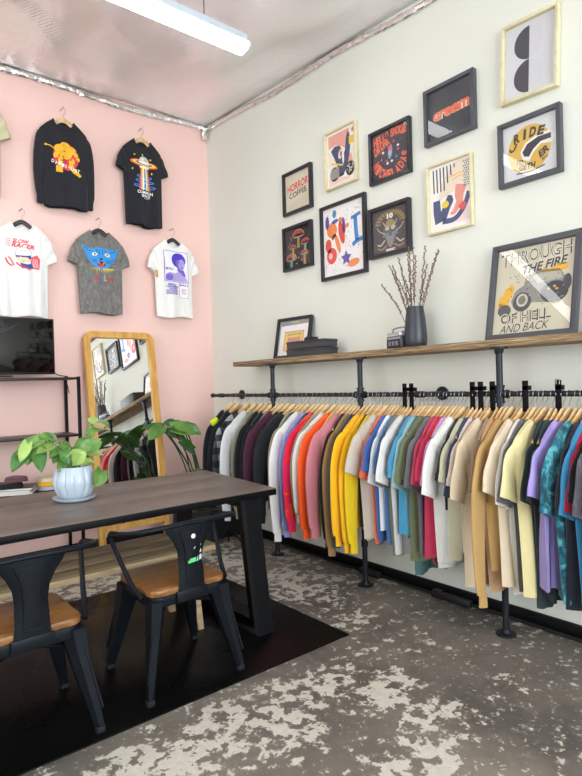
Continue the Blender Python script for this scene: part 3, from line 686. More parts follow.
# ------------------------------------------------------------------ clothes on the rack
RACK = [
 (3.987, 'J', '161a20', 0.62, 'black jacket with a yellow hi-vis shoulder', 'hivis'),
 (3.909, 'J', '1c2028', 0.70, 'charcoal zip jacket', 'c'),
 (3.775, 'L', '3a3f45', 0.74, 'black and grey plaid flannel shirt', 'plaid'),
 (3.661, 'L', 'd9dadb', 0.86, 'long pale grey sweatshirt', 'c'),
 (3.578, 'L', '8f8f78', 0.84, 'dull olive long-sleeved top', 'c'),
 (3.511, 'L', '14171d', 0.76, 'black crew sweatshirt', 'c'),
 (3.432, 'L', '1b1f27', 0.74, 'ink black hoodie', 'c'),
 (3.368, 'L', '8b8e93', 0.78, 'mid grey marl sweatshirt', 'c'),
 (3.306, 'L', '4a1e33', 0.70, 'maroon sweatshirt', 'c'),
 (3.246, 'L', '15181f', 0.72, 'black heavyweight sweatshirt', 'c'),
 (3.174, 'L', '191c23', 0.80, 'wide black hooded sweatshirt', 'c'),
 (3.116, 'L', 'a9ab8c', 0.80, 'sage green long-sleeved shirt', 'c'),
 (3.071, 'L', '2c2f36', 0.84, 'slim charcoal long-sleeved top', 'c'),
 (3.015, 'L', 'e9e6e4', 0.90, 'bright white sweatshirt', 'c'),
 (2.950, 'L', '9b9de0', 0.86, 'lavender blue sweatshirt', 'c'),
 (2.908, 'L', '3a3a40', 0.72, 'thin graphite long-sleeved top', 'c'),
 (2.856, 'L', 'd3114f', 0.80, 'magenta and red tie-dye hoodie', 'tiedye'),
 (2.815, 'L', 'a7a48c', 0.70, 'faded khaki long-sleeved tee', 'c'),
 (2.746, 'L', 'dcdad2', 0.72, 'off-white fleece sweatshirt', 'c'),
 (2.688, 'L', 'ff5a14', 0.82, 'vivid orange sweatshirt', 'c'),
 (2.650, 'L', 'e3c15c', 0.80, 'straw yellow long-sleeved tee', 'c'),
 (2.603, 'L', 'cf7f88', 0.80, 'dusty pink sweatshirt', 'c'),
 (2.557, 'L', '15191b', 0.86, 'black green sweatshirt', 'c'),
 (2.537, 'L', 'a07d50', 0.90, 'tan long-sleeved canvas shirt', 'c'),
 (2.513, 'L', '58555f', 0.84, 'slate grey long-sleeved shirt', 'c'),
 (2.469, 'L', '1d2a52', 0.80, 'navy blue sweatshirt', 'c'),
 (2.423, 'L', 'f6b90a', 0.80, 'bright yellow sweatshirt with a funnel neck', 'c'),
 (2.394, 'L', 'f2b408', 0.84, 'golden yellow long-sleeved sweatshirt', 'c'),
 (2.366, 'T', '17191e', 0.72, 'black t-shirt', 'c'),
 (2.337, 'L', 'e8c614', 0.84, 'lemon yellow long-sleeved tee', 'c'),
 (2.308, 'T', 'b9ab9b', 0.80, 'stone coloured t-shirt', 'c'),
 (2.280, 'T', 'c6bdae', 0.78, 'pale stone t-shirt', 'c'),
 (2.252, 'T', 'f2714f', 0.80, 'coral t-shirt', 'c'),
 (2.224, 'T', '3a66ad', 0.78, 'royal blue t-shirt', 'c'),
 (2.196, 'T', 'e9edf2', 0.72, 'crisp white t-shirt', 'c'),
 (2.168, 'T', '4d77ab', 0.80, 'denim blue t-shirt', 'c'),
 (2.140, 'T', '7d7c69', 0.84, 'greyish olive t-shirt', 'c'),
 (2.112, 'T', '8a8672', 0.80, 'drab olive t-shirt', 'c'),
 (2.085, 'T', 'dedede', 0.84, 'light grey t-shirt', 'c'),
 (2.058, 'T', '5b6170', 0.74, 'steel grey t-shirt', 'c'),
 (2.031, 'T', '4595bd', 0.70, 'sky blue t-shirt', 'c'),
 (2.003, 'T', '9cc0bd', 0.72, 'pale mint t-shirt', 'c'),
 (1.976, 'T', '4c6f70', 0.92, 'dark teal t-shirt', 'c'),
 (1.949, 'T', '6f7656', 0.84, 'moss green t-shirt', 'c'),
 (1.922, 'T', '565c42', 0.80, 'army green t-shirt', 'c'),
 (1.895, 'T', '6c6872', 0.80, 'plum grey t-shirt', 'c'),
 (1.868, 'T', 'c2405c', 0.84, 'raspberry t-shirt', 'c'),
 (1.842, 'T', 'cc3a5e', 0.80, 'rose red t-shirt', 'c'),
 (1.815, 'T', 'c9152c', 0.74, 'scarlet t-shirt', 'c'),
 (1.788, 'T', 'cfa3dd', 0.58, 'light lilac t-shirt', 'c'),
 (1.761, 'T', 'f0efea', 0.84, 'white cotton t-shirt', 'c'),
 (1.735, 'T', 'e6e5df', 0.80, 'white t-shirt with a green chest print', 'c'),
 (1.709, 'T', '121419', 0.52, 'black cropped t-shirt', 'c'),
 (1.683, 'T', 'c9c6a9', 0.78, 'pale moss t-shirt', 'c'),
 (1.655, 'T', '3a4260', 0.84, 'faded navy t-shirt', 'c'),
 (1.629, 'T', 'e9d9cf', 0.74, 'blush cream t-shirt', 'c'),
 (1.603, 'T', '9c2a68', 0.52, 'deep magenta t-shirt', 'c'),
 (1.577, 'T', 'd9c6a8', 0.88, 'sand coloured t-shirt', 'c'),
 (1.549, 'T', 'a5866f', 0.86, 'cocoa taupe t-shirt', 'c'),
 (1.523, 'T', 'c9a27d', 0.90, 'tan t-shirt', 'c'),
 (1.497, 'T', 'b97a35', 0.86, 'burnt ochre t-shirt', 'c'),
 (1.471, 'L', 'b8935a', 0.90, 'camel long-sleeved tee', 'c'),
 (1.443, 'T', 'c6a46c', 0.84, 'wheat coloured t-shirt', 'c'),
 (1.417, 'T', 'dccab0', 0.84, 'beige oversized t-shirt', 'c'),
 (1.390, 'T', 'f0ebe0', 0.88, 'ivory t-shirt', 'c'),
 (1.364, 'T', '62646a', 0.86, 'ash grey t-shirt', 'c'),
 (1.337, 'T', '33635f', 0.80, 'bottle green t-shirt', 'c'),
 (1.309, 'T', 'e6d9a0', 0.86, 'pale butter yellow t-shirt', 'c'),
 (1.283, 'T', '1f2f33', 0.90, 'black green t-shirt', 'c'),
 (1.256, 'T', '263a40', 0.88, 'deep petrol t-shirt', 'c'),
 (1.229, 'T', '17191f', 0.82, 'jet black t-shirt', 'c'),
 (1.201, 'T', 'a495d6', 0.80, 'lavender t-shirt', 'c'),
 (1.173, 'T', '6b5d85', 0.80, 'dusky purple t-shirt', 'c'),
 (1.146, 'T', '16586a', 0.84, 'teal tie-dye t-shirt', 'tealdye'),
 (1.119, 'T', '171b27', 0.86, 'midnight black t-shirt', 'c'),
 (1.091, 'T', '3a8fc0', 0.84, 'azure blue t-shirt', 'c'),
 (1.062, 'T', 'b3133f', 0.88, 'crimson t-shirt', 'c'),
 (1.034, 'T', '13161d', 0.84, 'soft black t-shirt', 'c'),
 (1.006, 'T', 'c99a45', 0.60, 'mustard t-shirt', 'c'),
 (0.978, 'T', '4b4c55', 0.80, 'acid washed grey t-shirt', 'acid'),
 (0.950, 'T', '7d2336', 0.84, 'burgundy t-shirt', 'c'),
 (0.921, 'T', 'd92a25', 0.80, 'bright red t-shirt', 'c'),
 (0.892, 'T', '1e2334', 0.84, 'dark navy t-shirt', 'c'),
 (0.863, 'T', 'ef6a5a', 0.78, 'salmon pink t-shirt', 'c'),
 (0.834, 'T', '46484f', 0.80, 'speckled charcoal t-shirt', 'acid'),
 (0.805, 'T', 'e9e4da', 0.78, 'bone white t-shirt', 'c'),
]
random.seed(21)
FEAT = {'vivid orange sweatshirt', 'dusty pink sweatshirt', 'maroon sweatshirt', 'black and grey plaid flannel shirt', 'long pale grey sweatshirt', 'wide black hooded sweatshirt', 'bright white sweatshirt', 'magenta and red tie-dye hoodie', 'off-white fleece sweatshirt', 'bright yellow sweatshirt with a funnel neck', 'pale stone t-shirt', 'light grey t-shirt', 'white t-shirt with a green chest print', 'sand coloured t-shirt', 'camel long-sleeved tee', 'beige oversized t-shirt', 'pale butter yellow t-shirt', 'lavender t-shirt', 'teal tie-dye t-shirt', 'bright red t-shirt', 'acid washed grey t-shirt'}
def short(d): return d
names = [r[4] for r in RACK]
def brief(d):
    for a, b_ in ((' sweatshirt with a funnel neck', ' funnel neck'), ('long-sleeved ', ''), ('black jacket with a yellow hi-vis shoulder', 'hi-vis shouldered jacket')): d = d.replace(a, b_)
    return d
YS = [r[0] for r in RACK]
for _ in range(60):
    for i in range(len(YS)-1):
        g = YS[i]-YS[i+1]; want = .037 if RACK[i][4] in FEAT else .026
        if g < want: YS[i] += (want-g)*.5; YS[i+1] -= (want-g)*.5
YS[0] = min(YS[0], 4.07)
RZS = [-.06 + (-.10 if RACK[i][4] in FEAT else 0) + .07*math.sin(i*.55) + .05*math.sin(i*.21+1) for i in range(len(RACK))]
for i in range(len(RACK)-1, 0, -1): RZS[i-1] = min(RZS[i-1], RZS[i]+.03)
for i, (y, k, c, ln, d, mk) in enumerate(RACK):
    y = YS[i]
    FT = d in FEAT; dz_ = 0
    rz = RZS[i]; x0 = RX + random.uniform(-.006, .006)
    if i == 0: lab = d + ' hanging at the far left end of the rack'
    elif i == len(RACK)-1: lab = d + ' at the near right end of the rack'
    else: lab = d + ' hanging right after the ' + brief(names[i-1])
    lab = lab[0].lower() + lab[1:]
    hk = 'far jackets' if k == 'J' else ('long-sleeved tops' if k == 'L' else 't-shirts')
    dark = False
    hanger((x0, y, RZ-.004), rz, M_HANG, 'light wooden hanger holding the ' + ' '.join(brief(d).split()[:8]) + ' on the rail', 'wooden hangers on the pipe rack', big=True)
    t = empty({'J': 'jacket', 'L': 'sweatshirt', 'T': 't_shirt'}[k], (x0, y, RZ-.094+dz_), (0, 0, rz), lab, {'J': 'jacket', 'L': 'sweatshirt', 'T': 't-shirt'}[k], 'clothes on the pipe rack')
    if 'shirt' in d and 't-shirt' not in d and 'sweatshirt' not in d: t['category'] = 'shirt'; t.name = 'long_sleeved_shirt'
    if 'hoodie' in d: t['category'] = 'hoodie'; t.name = 'hoodie'
    m = cloth(c, mk)
    g = Garment('L' if k in 'JL' else 'T', (.70 + (ln-.8)*.4) if k in 'LJ' else ln*.96, 100+i, sq=.66, wide=1.12 if FT else random.uniform(.93, 1.03))
    if FT: g.bt = .016; g.am *= 1.4
    if FT: t.location.x -= .012
    g.body(m, t, 16, 11)
    for sd in (-1, 1):
        so = g.sleeve(m, t, sd, k in 'LJ', (ln-.80)*.9+.045 if k in 'LJ' else random.uniform(.02, .10), random.uniform(-.010, .002))
        if mk == 'hivis' and sd == -1: so.data.materials.clear(); so.data.materials.append(m)
    if mk == 'hivis':
        b = MB(); b.box((-.185, -.012, -.115), (.075, .03, .05), .012, Matrix.Rotation(-.5, 3, 'Y')); q = b.build('reflective_patch', plain('d4f01a', .6), t); q['label'] = 'neon yellow shoulder patch'
    if 'green chest print' in d:
        b = MB(); b.box((-.09, -.048, -.33), (.05, .008, .10), .003); b.build('printed_patch', plain('3e9a4a', .7), t)

# ------------------------------------------------------------------ t-shirts on the pink wall
def wall_shirt(name, cx, zn, col, kind, ln, label, hang, mk='c', sw=.88, rz=0.0, long_=False, hl='', cuffs=False, y=4.568, rx=0.0):
    hanger((cx, y, zn+.072), rz, hang, hl, 'hangers on the pink wall', w=.165)
    hk = MB(); hk.tube(bez([(0, .068, .022), (0, .02, .018), (0, -.004, .0165), (0, -.012, .028)], 5), .0025, 6)
    hk.build('wall_hook', M_WIRE, None, loc=(cx, y, zn+.072)); o = COL.objects[-1]
    tag(o, 'small steel wall hook holding the ' + ' '.join(hl.split()[-5:]), 'hook', 'hooks on the pink wall')
    t = empty(name, (cx, y, zn), (rx, 0, rz), label, 'sweatshirt' if long_ else 't-shirt', 't-shirts displayed on the pink wall')
    m = cloth(col, mk); g = Garment('T', ln, int(cx*1000), sq=1.0, wide=sw, flat=.55); bo = g.body(m, t, 36, 24)
    for sd in (-1, 1):
        g.sleeve(m, t, sd, long_, -.07 if long_ else -.01, 0)
    g.collar(m, t)
    me = bo.data; bv = BVHTree.FromPolygons([v.co[:] for v in me.vertices], [p.vertices[:] for p in me.polygons])
    def surf(x, z):
        h = bv.ray_cast(Vector((x, -.5, z)), Vector((0, 1, 0))); return (h[0].y - .0015) if h[0] is not None else -.02
    return t, surf
DK = plain('2c2b2e', .4, 0, .1, 'dark_hanger')
# 1 black sweatshirt, golden figure on a red disc
t, sf = wall_shirt('sweatshirt', 1.497, 3.44, '1c1d26', 'L', .70, 'black long-sleeved sweatshirt with a yellow figure and red disc on the pink wall', M_HANG, long_=True, hl='wooden hanger of the black long-sleeved sweatshirt', rz=-.05)
A = Art(); A.ell(.005, -.005, .098, .105, 'd8324a').up()
Y1, Y2 = 'f0b41e', 'd8901a'
for e in ((0, .075, .04, .035, 0), (-.055, .055, .035, .025, 40), (.055, .05, .035, .025, -40), (0, .02, .05, .045, 0), (-.07, .0, .03, .018, 60), (.085, .01, .04, .016, -60), (-.035, -.05, .022, .04, 10), (.045, -.05, .022, .042, -15)): A.ell(e[0], e[1], e[2], e[3], Y1, e[4])
A.rect(-.075, -.135, -.025, -.085, Y1).poly([(.035, -.09), (.07, -.085), (.12, -.135), (.105, -.15), (.055, -.125)], Y1)
A.line([(-.14, .065), (-.11, .06), (-.075, .035)], .006, Y1).ell(-.142, .066, .01, .008, Y1).up()
random.seed(3)
for _ in range(34): x, y_ = random.uniform(-.07, .09), random.uniform(-.06, .09); A.line([(x, y_), (x+random.uniform(-.02, .02), y_+random.uniform(-.014, .014))], .0075, random.choice(['3a2a18', '3a2a18', Y2, 'd8324a']))
A.up()
for i, ch_ in enumerate('DAIISTUST'): A.text(ch_, -.095+.024*i, -.055-.006*i - .004*(i % 2), .020, .026, 'f4f2ee', .02, rot=-8)
A.build('chest_print', t, step=.0003, loc=(0, 0, -.30), surf=sf, grid=.02)
# 2 black t-shirt, saucer
t, sf = wall_shirt('t_shirt', 2.155, 3.45, '191b24', 'T', .755, 'black t-shirt with a rainbow flying saucer beam on the pink wall', M_HANG, hl='wooden hanger of the black saucer t-shirt', rz=.03)
A = Art()
for i, c in enumerate(('e5482a', 'f08a24', 'f7d038', 'f3f3ee', '5fb7d8', '3a66b8', 'f3f3ee', 'f7d038', 'f08a24', 'e5482a')):
    a0, a1 = -.045+.009*i, -.045+.009*(i+1); A.poly([(a0*1.15, -.135), (a1*1.15, -.135), (a1*.75, .04), (a0*.75, .04)], c)
A.up()
for k, zz in enumerate((-.03, -.065, -.105)):
    for s_ in (-1, 1): A.line([(s_*.030, zz+.008), (s_*(.062+.012*k), zz+.004), (s_*(.05+.012*k), zz-.008), (s_*.02, zz-.012)], .007, '4a7fd0')
    A.line([(-.04, zz-.014), (0, zz-.018), (.04, zz-.014)], .004, 'f3f3ee')
A.ell(0, .075, .118, .027, 'ee6a26', -4).up().ell(0, .077, .098, .019, 'f8d23a', -4).up().ell(0, .078, .074, .013, '3a62b4', -4).up().ell(0, .082, .05, .010, 'f3f3ee', -4).ell(0, .095, .043, .038, 'c4c6ca', 0, 20, 0, 180).up()
A.ell(-.012, .108, .012, .009, 'e9eaec').ell(.014, .103, .006, .005, '8f9196').ell(0, .045, .045, .010, 'f3efe0')
for x, y_ in ((-.08, .135), (-.01, .145), (.058, .120), (-.10, .02), (.065, .01)): A.poly([(x, y_+.010), (x+.003, y_+.003), (x+.009, y_), (x+.003, y_-.003), (x, y_-.010), (x-.003, y_-.003), (x-.009, y_), (x-.003, y_+.003)], 'f3e04a')
A.up().text('COMMON', 0, -.155, .135, .024, 'f4f4f2', .03).text('SPACE', .005, -.182, .08, .022, 'f4f4f2', .03).text('COFFEE', .01, -.202, .045, .008, 'f4f4f2')
A.build('back_print', t, k=1.08, step=.0003, loc=(0, 0, -.305), surf=sf, grid=.02)
# 3 white t-shirt, racer
t, sf = wall_shirt('t_shirt', 1.168, 2.585, 'f1f0ee', 'T', .72, 'white t-shirt with red lettering above a helmeted racing driver on the pink wall', DK, hl='dark hanger of the white racer t-shirt', rz=0, sw=.92)
A = Art(); R1 = 'dd3f52'; B1 = '33508f'
A.text('SLOW', -.02, .115, .12, .034, R1, .035, .25, -3).text('RACER', 0, .078, .175, .038, R1, .035, .25, -3)
for k in range(5): A.line([(-.10, .125-.014*k), (-.14-.004*(k % 2), .128-.014*k)], (.006, .001), R1, False)
A.poly([(.05, -.01), (.10, .015), (.125, -.02), (.115, -.105), (.05, -.10)], 'e2525f')
A.line([(-.14, -.03), (-.12, -.07), (-.09, -.09)], .012, R1).line([(-.12, -.02), (-.10, -.04), (-.075, -.085)], .010, R1)
A.up().ell(-.005, .012, .062, .058, '9aa3b4').up().ell(-.005, .012, .058, .054, 'f6f6f4').up()
A.poly([(-.055, -.005), (.03, -.015), (.035, -.045), (-.04, -.05)], 'f3d4b8').rect(-.062, -.015, .04, .0, B1).ell(.04, -.01, .014, .016, B1)
A.poly([(-.03, -.06), (.02, -.07), (.06, -.06), (.07, -.10), (-.02, -.105)], B1).ell(-.015, -.045, .02, .012, 'e8c94a').line([(-.06, -.06), (-.02, -.09), (.05, -.11)], .012, R1).up()
A.line([(-.05, -.005), (-.01, -.012), (.028, -.006)], .004, '20283c').line([(-.03, .03), (-.01, .045), (.02, .04)], .003, B1)
for k in range(4): A.line([(.06+.012*k, -.02), (.07+.012*k, -.09)], .003, 'f6f6f4')
A.build('chest_print', t, k=.92, step=.0003, loc=(0, 0, -.265), surf=sf, grid=.02)
# 4 grey acid-washed t-shirt, blue cat
t, sf = wall_shirt('t_shirt', 1.755, 2.61, '73716e', 'T', .69, 'washed grey t-shirt with a blue cat face print on the pink wall', DK, mk='acid', hl='dark hanger of the grey cat t-shirt', rz=-.02, sw=.93)
A = Art(); CB = '2f8fd8'; DKB = '1e2a50'
A.poly([(-.135, .10), (-.075, .07), (-.03, .085), (.03, .085), (.08, .075), (.135, .095), (.105, .005), (.06, -.045), (.02, -.075), (-.02, -.075), (-.06, -.045), (-.10, .0)], CB)
for k in range(-6, 7): A.poly([(k*.014-.007, -.062-.0*(abs(k))), (k*.016+.007, -.062), (k*.019, -.100+.0015*k*k*.6)], 'c9c04a')
A.up()
for s_ in (-1, 1):
    A.ell(s_*.045, .035, .020, .012, 'f2f0da', s_*-15)
    for q in range(3): A.line([(s_*.035, -.005-.008*q), (s_*.075, -.002-.012*q), (s_*.11, .010-.016*q)], .003, DKB)
    for q in range(2): A.line([(s_*(.01+.02*q), .07), (s_*(.012+.022*q), .05), (s_*(.01+.02*q), .035)], .004, DKB)
    A.line([(s_*.065, .055), (s_*.09, .06), (s_*.115, .08)], .004, DKB)
A.ell(0, .002, .012, .008, DKB).ell(0, -.035, .03, .020, '3a1420').up().ell(0, -.042, .020, .013, 'e0352e').ell(-.045, .035, .006, .009, '14161c').ell(.045, .035, .006, .009, '14161c')
A.poly([(-.022, -.022), (-.014, -.022), (-.018, -.036)], 'f4f4ee').poly([(.022, -.022), (.014, -.022), (.018, -.036)], 'f4f4ee')
for i, (c_, cc) in enumerate(zip('THRILLS', ('3f77b8', 'c23a3a', 'c23a3a', '3f77b8', 'c9b13c', 'c23a3a', 'c23a3a'))): A.text(c_, -.075+.025*i, -.135-.004*(i % 2), .018, .042, cc, .02)
A.build('chest_print', t, k=1.13, step=.0003, loc=(0, 0, -.25), surf=sf, grid=.02)
# neck label of the grey shirt
# 5 white t-shirt, purple portrait poster
t, sf = wall_shirt('t_shirt', 2.425, 2.625, 'f3f2ef', 'T', .70, 'white t-shirt with a purple portrait poster print on the pink wall', DK, hl='dark hanger of the white portrait t-shirt', rz=.04, sw=.95)
A = Art(); V1 = '4a3cc0'; V2 = '7a5fc8'; V3 = 'b0a4e0'
A.rect(-.105, -.085, .105, .155, V2).up().rect(-.101, -.081, .101, .151, 'ecebf4').up()
A.poly([(-.098, -.078), (-.095, -.03), (-.06, -.01), (-.02, -.02), (.03, .0), (.085, -.05), (.098, -.078)], V3)
A.poly([(.00, .01), (.05, -.03), (.085, -.04), (.06, .03)], V2).ell(.02, .085, .062, .058, V1).up()
A.ell(.035, .06, .040, .055, V2).up().ell(.045, .055, .028, .042, V3).up()
A.ell(.028, .068, .008, .004, V1).ell(.060, .066, .007, .004, V1).ell(.052, .030, .012, .005, V1).line([(.042, .065), (.047, .045), (.052, .042)], .003, V1).ell(.02, .115, .045, .026, V1, 10).ell(-.065, -.05, .03, .026, V2)
A.text('MALI', -.062, .015, .06, .020, '3a2d8c', .01)
A.up().text('MALI', -.045, -.105, .06, .016, V1, .02).text('CARTAGENA', -.042, -.122, .10, .016, V1, .03).text('LIVE 2022', -.035, -.138, .07, .014, V1, .03)
for k in range(5): A.rect(-.095+.003*(k % 2), -.152-.0075*k, .01-.006*(k % 3), -.148-.0075*k, V2)
A.rect(.02, -.205, .10, -.09, 'b77ac0').up().rect(.023, -.202, .097, -.093, 'f3f2ef').up().text('MALI', .06, -.105, .07, .014, V1, .03)
for k in range(5): A.rect(.04, -.135-.010*k, .085-.004*(k % 3), -.131-.010*k, V2 if k % 2 else 'd07a9a')
A.build('back_print', t, k=1.15, step=.0003, loc=(0.01, 0, -.29), surf=sf, grid=.02)
b = MB(); b.box((0, 0, 0), (.024, .003, .062), .001); o = b.build('price_tag', plain('c9a25a', .7), t); o.location = (-.185, -.03, -.33); o['label'] = 'tan paper tag at the left sleeve'
# 6 pale shirt cut by the frame
t, sf = wall_shirt('t_shirt', .865, 3.465, 'cdc7a6', 'T', .73, 'pale sand t-shirt at the upper left edge on the pink wall', M_HANG, hl='wooden hanger of the pale sand t-shirt', rz=.0)
# ------------------------------------------------------------------ framed pictures on the white wall
def frame(yc, zc, w, h, mould, depth, border, paper, art, label, tilt=0.0, lean=None, name='picture_frame', cat='framed picture', group='framed pictures on the white wall', cor=None, dblk='15171c'):
    if lean is None: t = empty(name, (WX - depth/2 - .002, yc, zc), (0, tilt, -R90), label, cat, group)
    else: t = empty(name, lean[0], (lean[1], 0, -R90 + lean[2]), label, cat, group)
    z0 = 0 if lean is None else h/2
    b = MB(); w2, h2 = w/2, h/2; i = border
    O = [(-w2, z0-h2), (w2, z0-h2), (w2, z0+h2), (-w2, z0+h2)]; I = [(-w2+i, z0-h2+i), (w2-i, z0-h2+i), (w2-i, z0+h2-i), (-w2+i, z0+h2-i)]
    for k in range(4):
        q = [O[k], O[(k+1) % 4], I[(k+1) % 4], I[k]]; b.prism(q, -depth/2, depth/2, 'y', .0012)
    b.build('moulding', mould, t)
    a = art(w-2*i, h-2*i); a.build('printed_sheet', t, base=(w-2*i+.004, h-2*i+.004, paper), loc=(0, depth/2-.010, z0))
    b = MB(); b.box((0, -depth/2+.009, z0), (w-2*i+.002, .002, h-2*i+.002)); b.build('glass', M_GLASS, t, smooth=False)
    return t
M_FB = plain('22242b', .35, 0, .05, 'frame_black'); M_FG = plain('45484f', .4, 0, .05, 'frame_grey')
def a_horror(w, h):
    A = Art(); A.poly([(-.46*w, -.45*h), (.46*w, -.46*h), (.47*w, .42*h), (-.46*w, .45*h)], 'd9d3bd').up()
    A.text('HORROR', -.0*w, .16*h, .84*w, .20*h, 'd6433c', .03, .15, 5).text('COFFEE', .0*w, -.05*h, .70*w, .15*h, '2a2a2a', .02, 0, 5)
    for k in range(3): A.line([(-.4*w, (-.36-.03*k)*h), (0, (-.25-.05*k)*h), (.4*w, (-.20-.08*k)*h)], .003, 'c4bda4')
    return A
frame(3.314, 2.785, .338, .331, M_FB, .030, .022, 'd2ccb6', a_horror, 'small black framed cream print with red lettering above black lettering')
def a_mush(w, h):
    A = Art(); random.seed(8)
    for cx, cy, r in ((0.02, .28, .22), (-.28, -.28, .2), (.28, .05, .16), (.25, -.22, .14), (-.2, .0, .12)):
        A.ell(cx*w, cy*h, r*w*1.08, r*h*.78, 'd8b060', 0, 24, 0, 180).up().ell(cx*w, cy*h, r*w, r*h*.7, 'a83c4c', 0, 24, 0, 180).ell(cx*w, cy*h, r*w, r*h*.22, '8e9a94').up()
        A.poly([(cx*w-.04*w, cy*h), (cx*w+.04*w, cy*h), (cx*w+.05*w, (cy-.3)*h), (cx*w-.05*w, (cy-.3)*h)], random.choice(['b98f52', '7fa08a', 'c46a5a'])).up()
    for _ in range(40): x, y = random.uniform(-.42, .42)*w, random.uniform(-.45, .3)*h; A.line([(x, y), (x+random.uniform(-.05, .05)*w, y+random.uniform(-.02, .1)*h)], .004, random.choice(['6a8f7c', 'c9a54e', 'a83c5c', '5f7fa0', 'd7c9a0']))
    return A
frame(3.329, 2.357, .342, .343, M_FB, .030, .022, '2c2a30', a_mush, 'small black framed dark print of red toadstools')
def a_navy(w, h):
    A = Art(); P = 'e8a798'; N = '3d4c70'; C = 'ece3d3'
    A.rect(-.48*w, -.48*h, .48*w, .48*h, 'f4f0ea').up()
    A.poly([(-.44*w, .46*h), (.30*w, .46*h), (.2*w, .1*h), (.0, .20*h), (-.2*w, .26*h), (-.44*w, .22*h)], P)
    A.poly([(-.46*w, .2*h), (-.3*w, .1*h), (-.1*w, -.15*h), (-.12*w, -.24*h), (-.45*w, -.1*h)], C)
    A.poly([(.14*w, -.05*h), (.34*w, .0), (.42*w, -.2*h), (.36*w, -.3*h), (.15*w, -.27*h)], P).poly([(-.45*w, -.32*h), (.3*w, -.40*h), (.3*w, -.46*h), (-.45*w, -.46*h)], 'ecd0c6').up()
    A.poly([(p[0]*w, p[1]*h) for p in ((-.36, .18), (-.22, .24), (-.05, .22), (.05, .12), (.06, -.02), (.14, .1), (.18, .3), (.24, .42), (.30, .36), (.33, .2), (.30, .02), (.22, -.18), (.12, -.30), (-.08, -.30), (-.12, -.18), (-.24, .02))], N).up()
    A.ell(-.02*w, .06*h, .075*w, .09*h, 'f4d9d2', -20).ell(.07*w, -.02*h, .035*w, .12*h, 'f4f0ea').up().ell(-.0*w, .06*h, .03*w, .05*h, N).rect(.28*w, .16*h, .44*w, .30*h, 'f0cf3e').ell(.42*w, .40*h, .05*w, .04*h, 'e26a5e').line([(-.36*w, -.05*h), (.06*w, -.16*h)], .012, 'ecc84a', False)
    A.up().ell(-.24*w, -.27*h, .17*w, .13*h, '1f2024').ell(.30*w, -.27*h, .15*w, .13*h, '1f2024').ell(-.02*w, -.32*h, .12*w, .035*h, '1f2024').up()
    for k in range(5): A.line([(-.4*w, (-.2-.036*k)*h), (-.08*w, (-.18-.036*k)*h)], .0045, 'f4f0ea', False)
    random.seed(2)
    for _ in range(22): x, y = .30*w+random.uniform(-.11, .11)*w, -.27*h+random.uniform(-.09, .09)*h; A.ell(x, y, .006, .004, 'f4f0ea', random.uniform(0, 180), 8)
    return A
frame(2.835, 2.888, .312, .412, M_PALE, .030, .014, 'f4f0ea', a_navy, 'pale wood framed abstract print with navy and pink shapes, upper left of the wall')
def a_conf(w, h):
    A = Art(); random.seed(12); cols = ['d85a4a', 'f08a5a', '4f6fb8', '6a57a8', 'd8789a', '3f8fb0', 'e8a04a']
    for _ in range(120): x, y = random.uniform(-.46, .46)*w, random.uniform(-.47, .47)*h; A.ell(x, y, random.uniform(.0025, .0055), random.uniform(.002, .004), random.choice(cols), random.uniform(0, 180), 7)
    A.up()
    def blobp(x, y, rx, ry, c, a=0): A.ell(x*w, y*h, rx*w, ry*h, c, a, 18)
    blobp(-.28, .17, .13, .11, 'ef8a4e', 20); blobp(-.2, .29, .09, .03, '4c5fae', 8); blobp(-.40, .30, .05, .10, '6a57a8'); blobp(-.21, .40, .05, .06, '3d8ca8'); blobp(-.04, .10, .07, .17, 'e0534a', 12); blobp(-.14, -.04, .05, .15, 'f0914e', 18)
    blobp(.02, .20, .035, .12, '6257a8', 6); blobp(-.06, .28, .05, .05, 'f0944f'); blobp(.10, .18, .05, .035, 'f0944f', 10); blobp(-.30, -.20, .13, .12, 'e64f50'); blobp(-.38, -.04, .08, .10, 'e8604e'); blobp(-.24, .07, .07, .03, '8a8474', 40)
    A.up().ell(-.33*w, -.2*h, .05*w, .045*h, 'f3c3bc').up()
    A.line([(.30*w, .27*h), (.31*w, .1*h), (.33*w, -.07*h)], .035, '3f86d0').line([(.2*w, .26*h), (.31*w, .28*h), (.43*w, .30*h)], .024, '3f86d0').line([(.22*w, -.12*h), (.33*w, -.08*h), (.46*w, -.06*h)], .030, '3f86d0')
    st = []; 
    for k in range(10): r = (.055 if k % 2 == 0 else .028)*1.0; st.append((.06*w+r*math.cos(k*math.pi/5+1.57), -.28*h+r*math.sin(k*math.pi/5+1.57)))
    A.poly(st, '6a57a8'); blobp(.24, -.37, .14, .055, 'f2935c', 8)
    return A
frame(2.836, 2.311, .448, .537, M_FB, .028, .024, 'f3f1f0', a_conf, 'large black framed white print full of coloured confetti and party shapes')
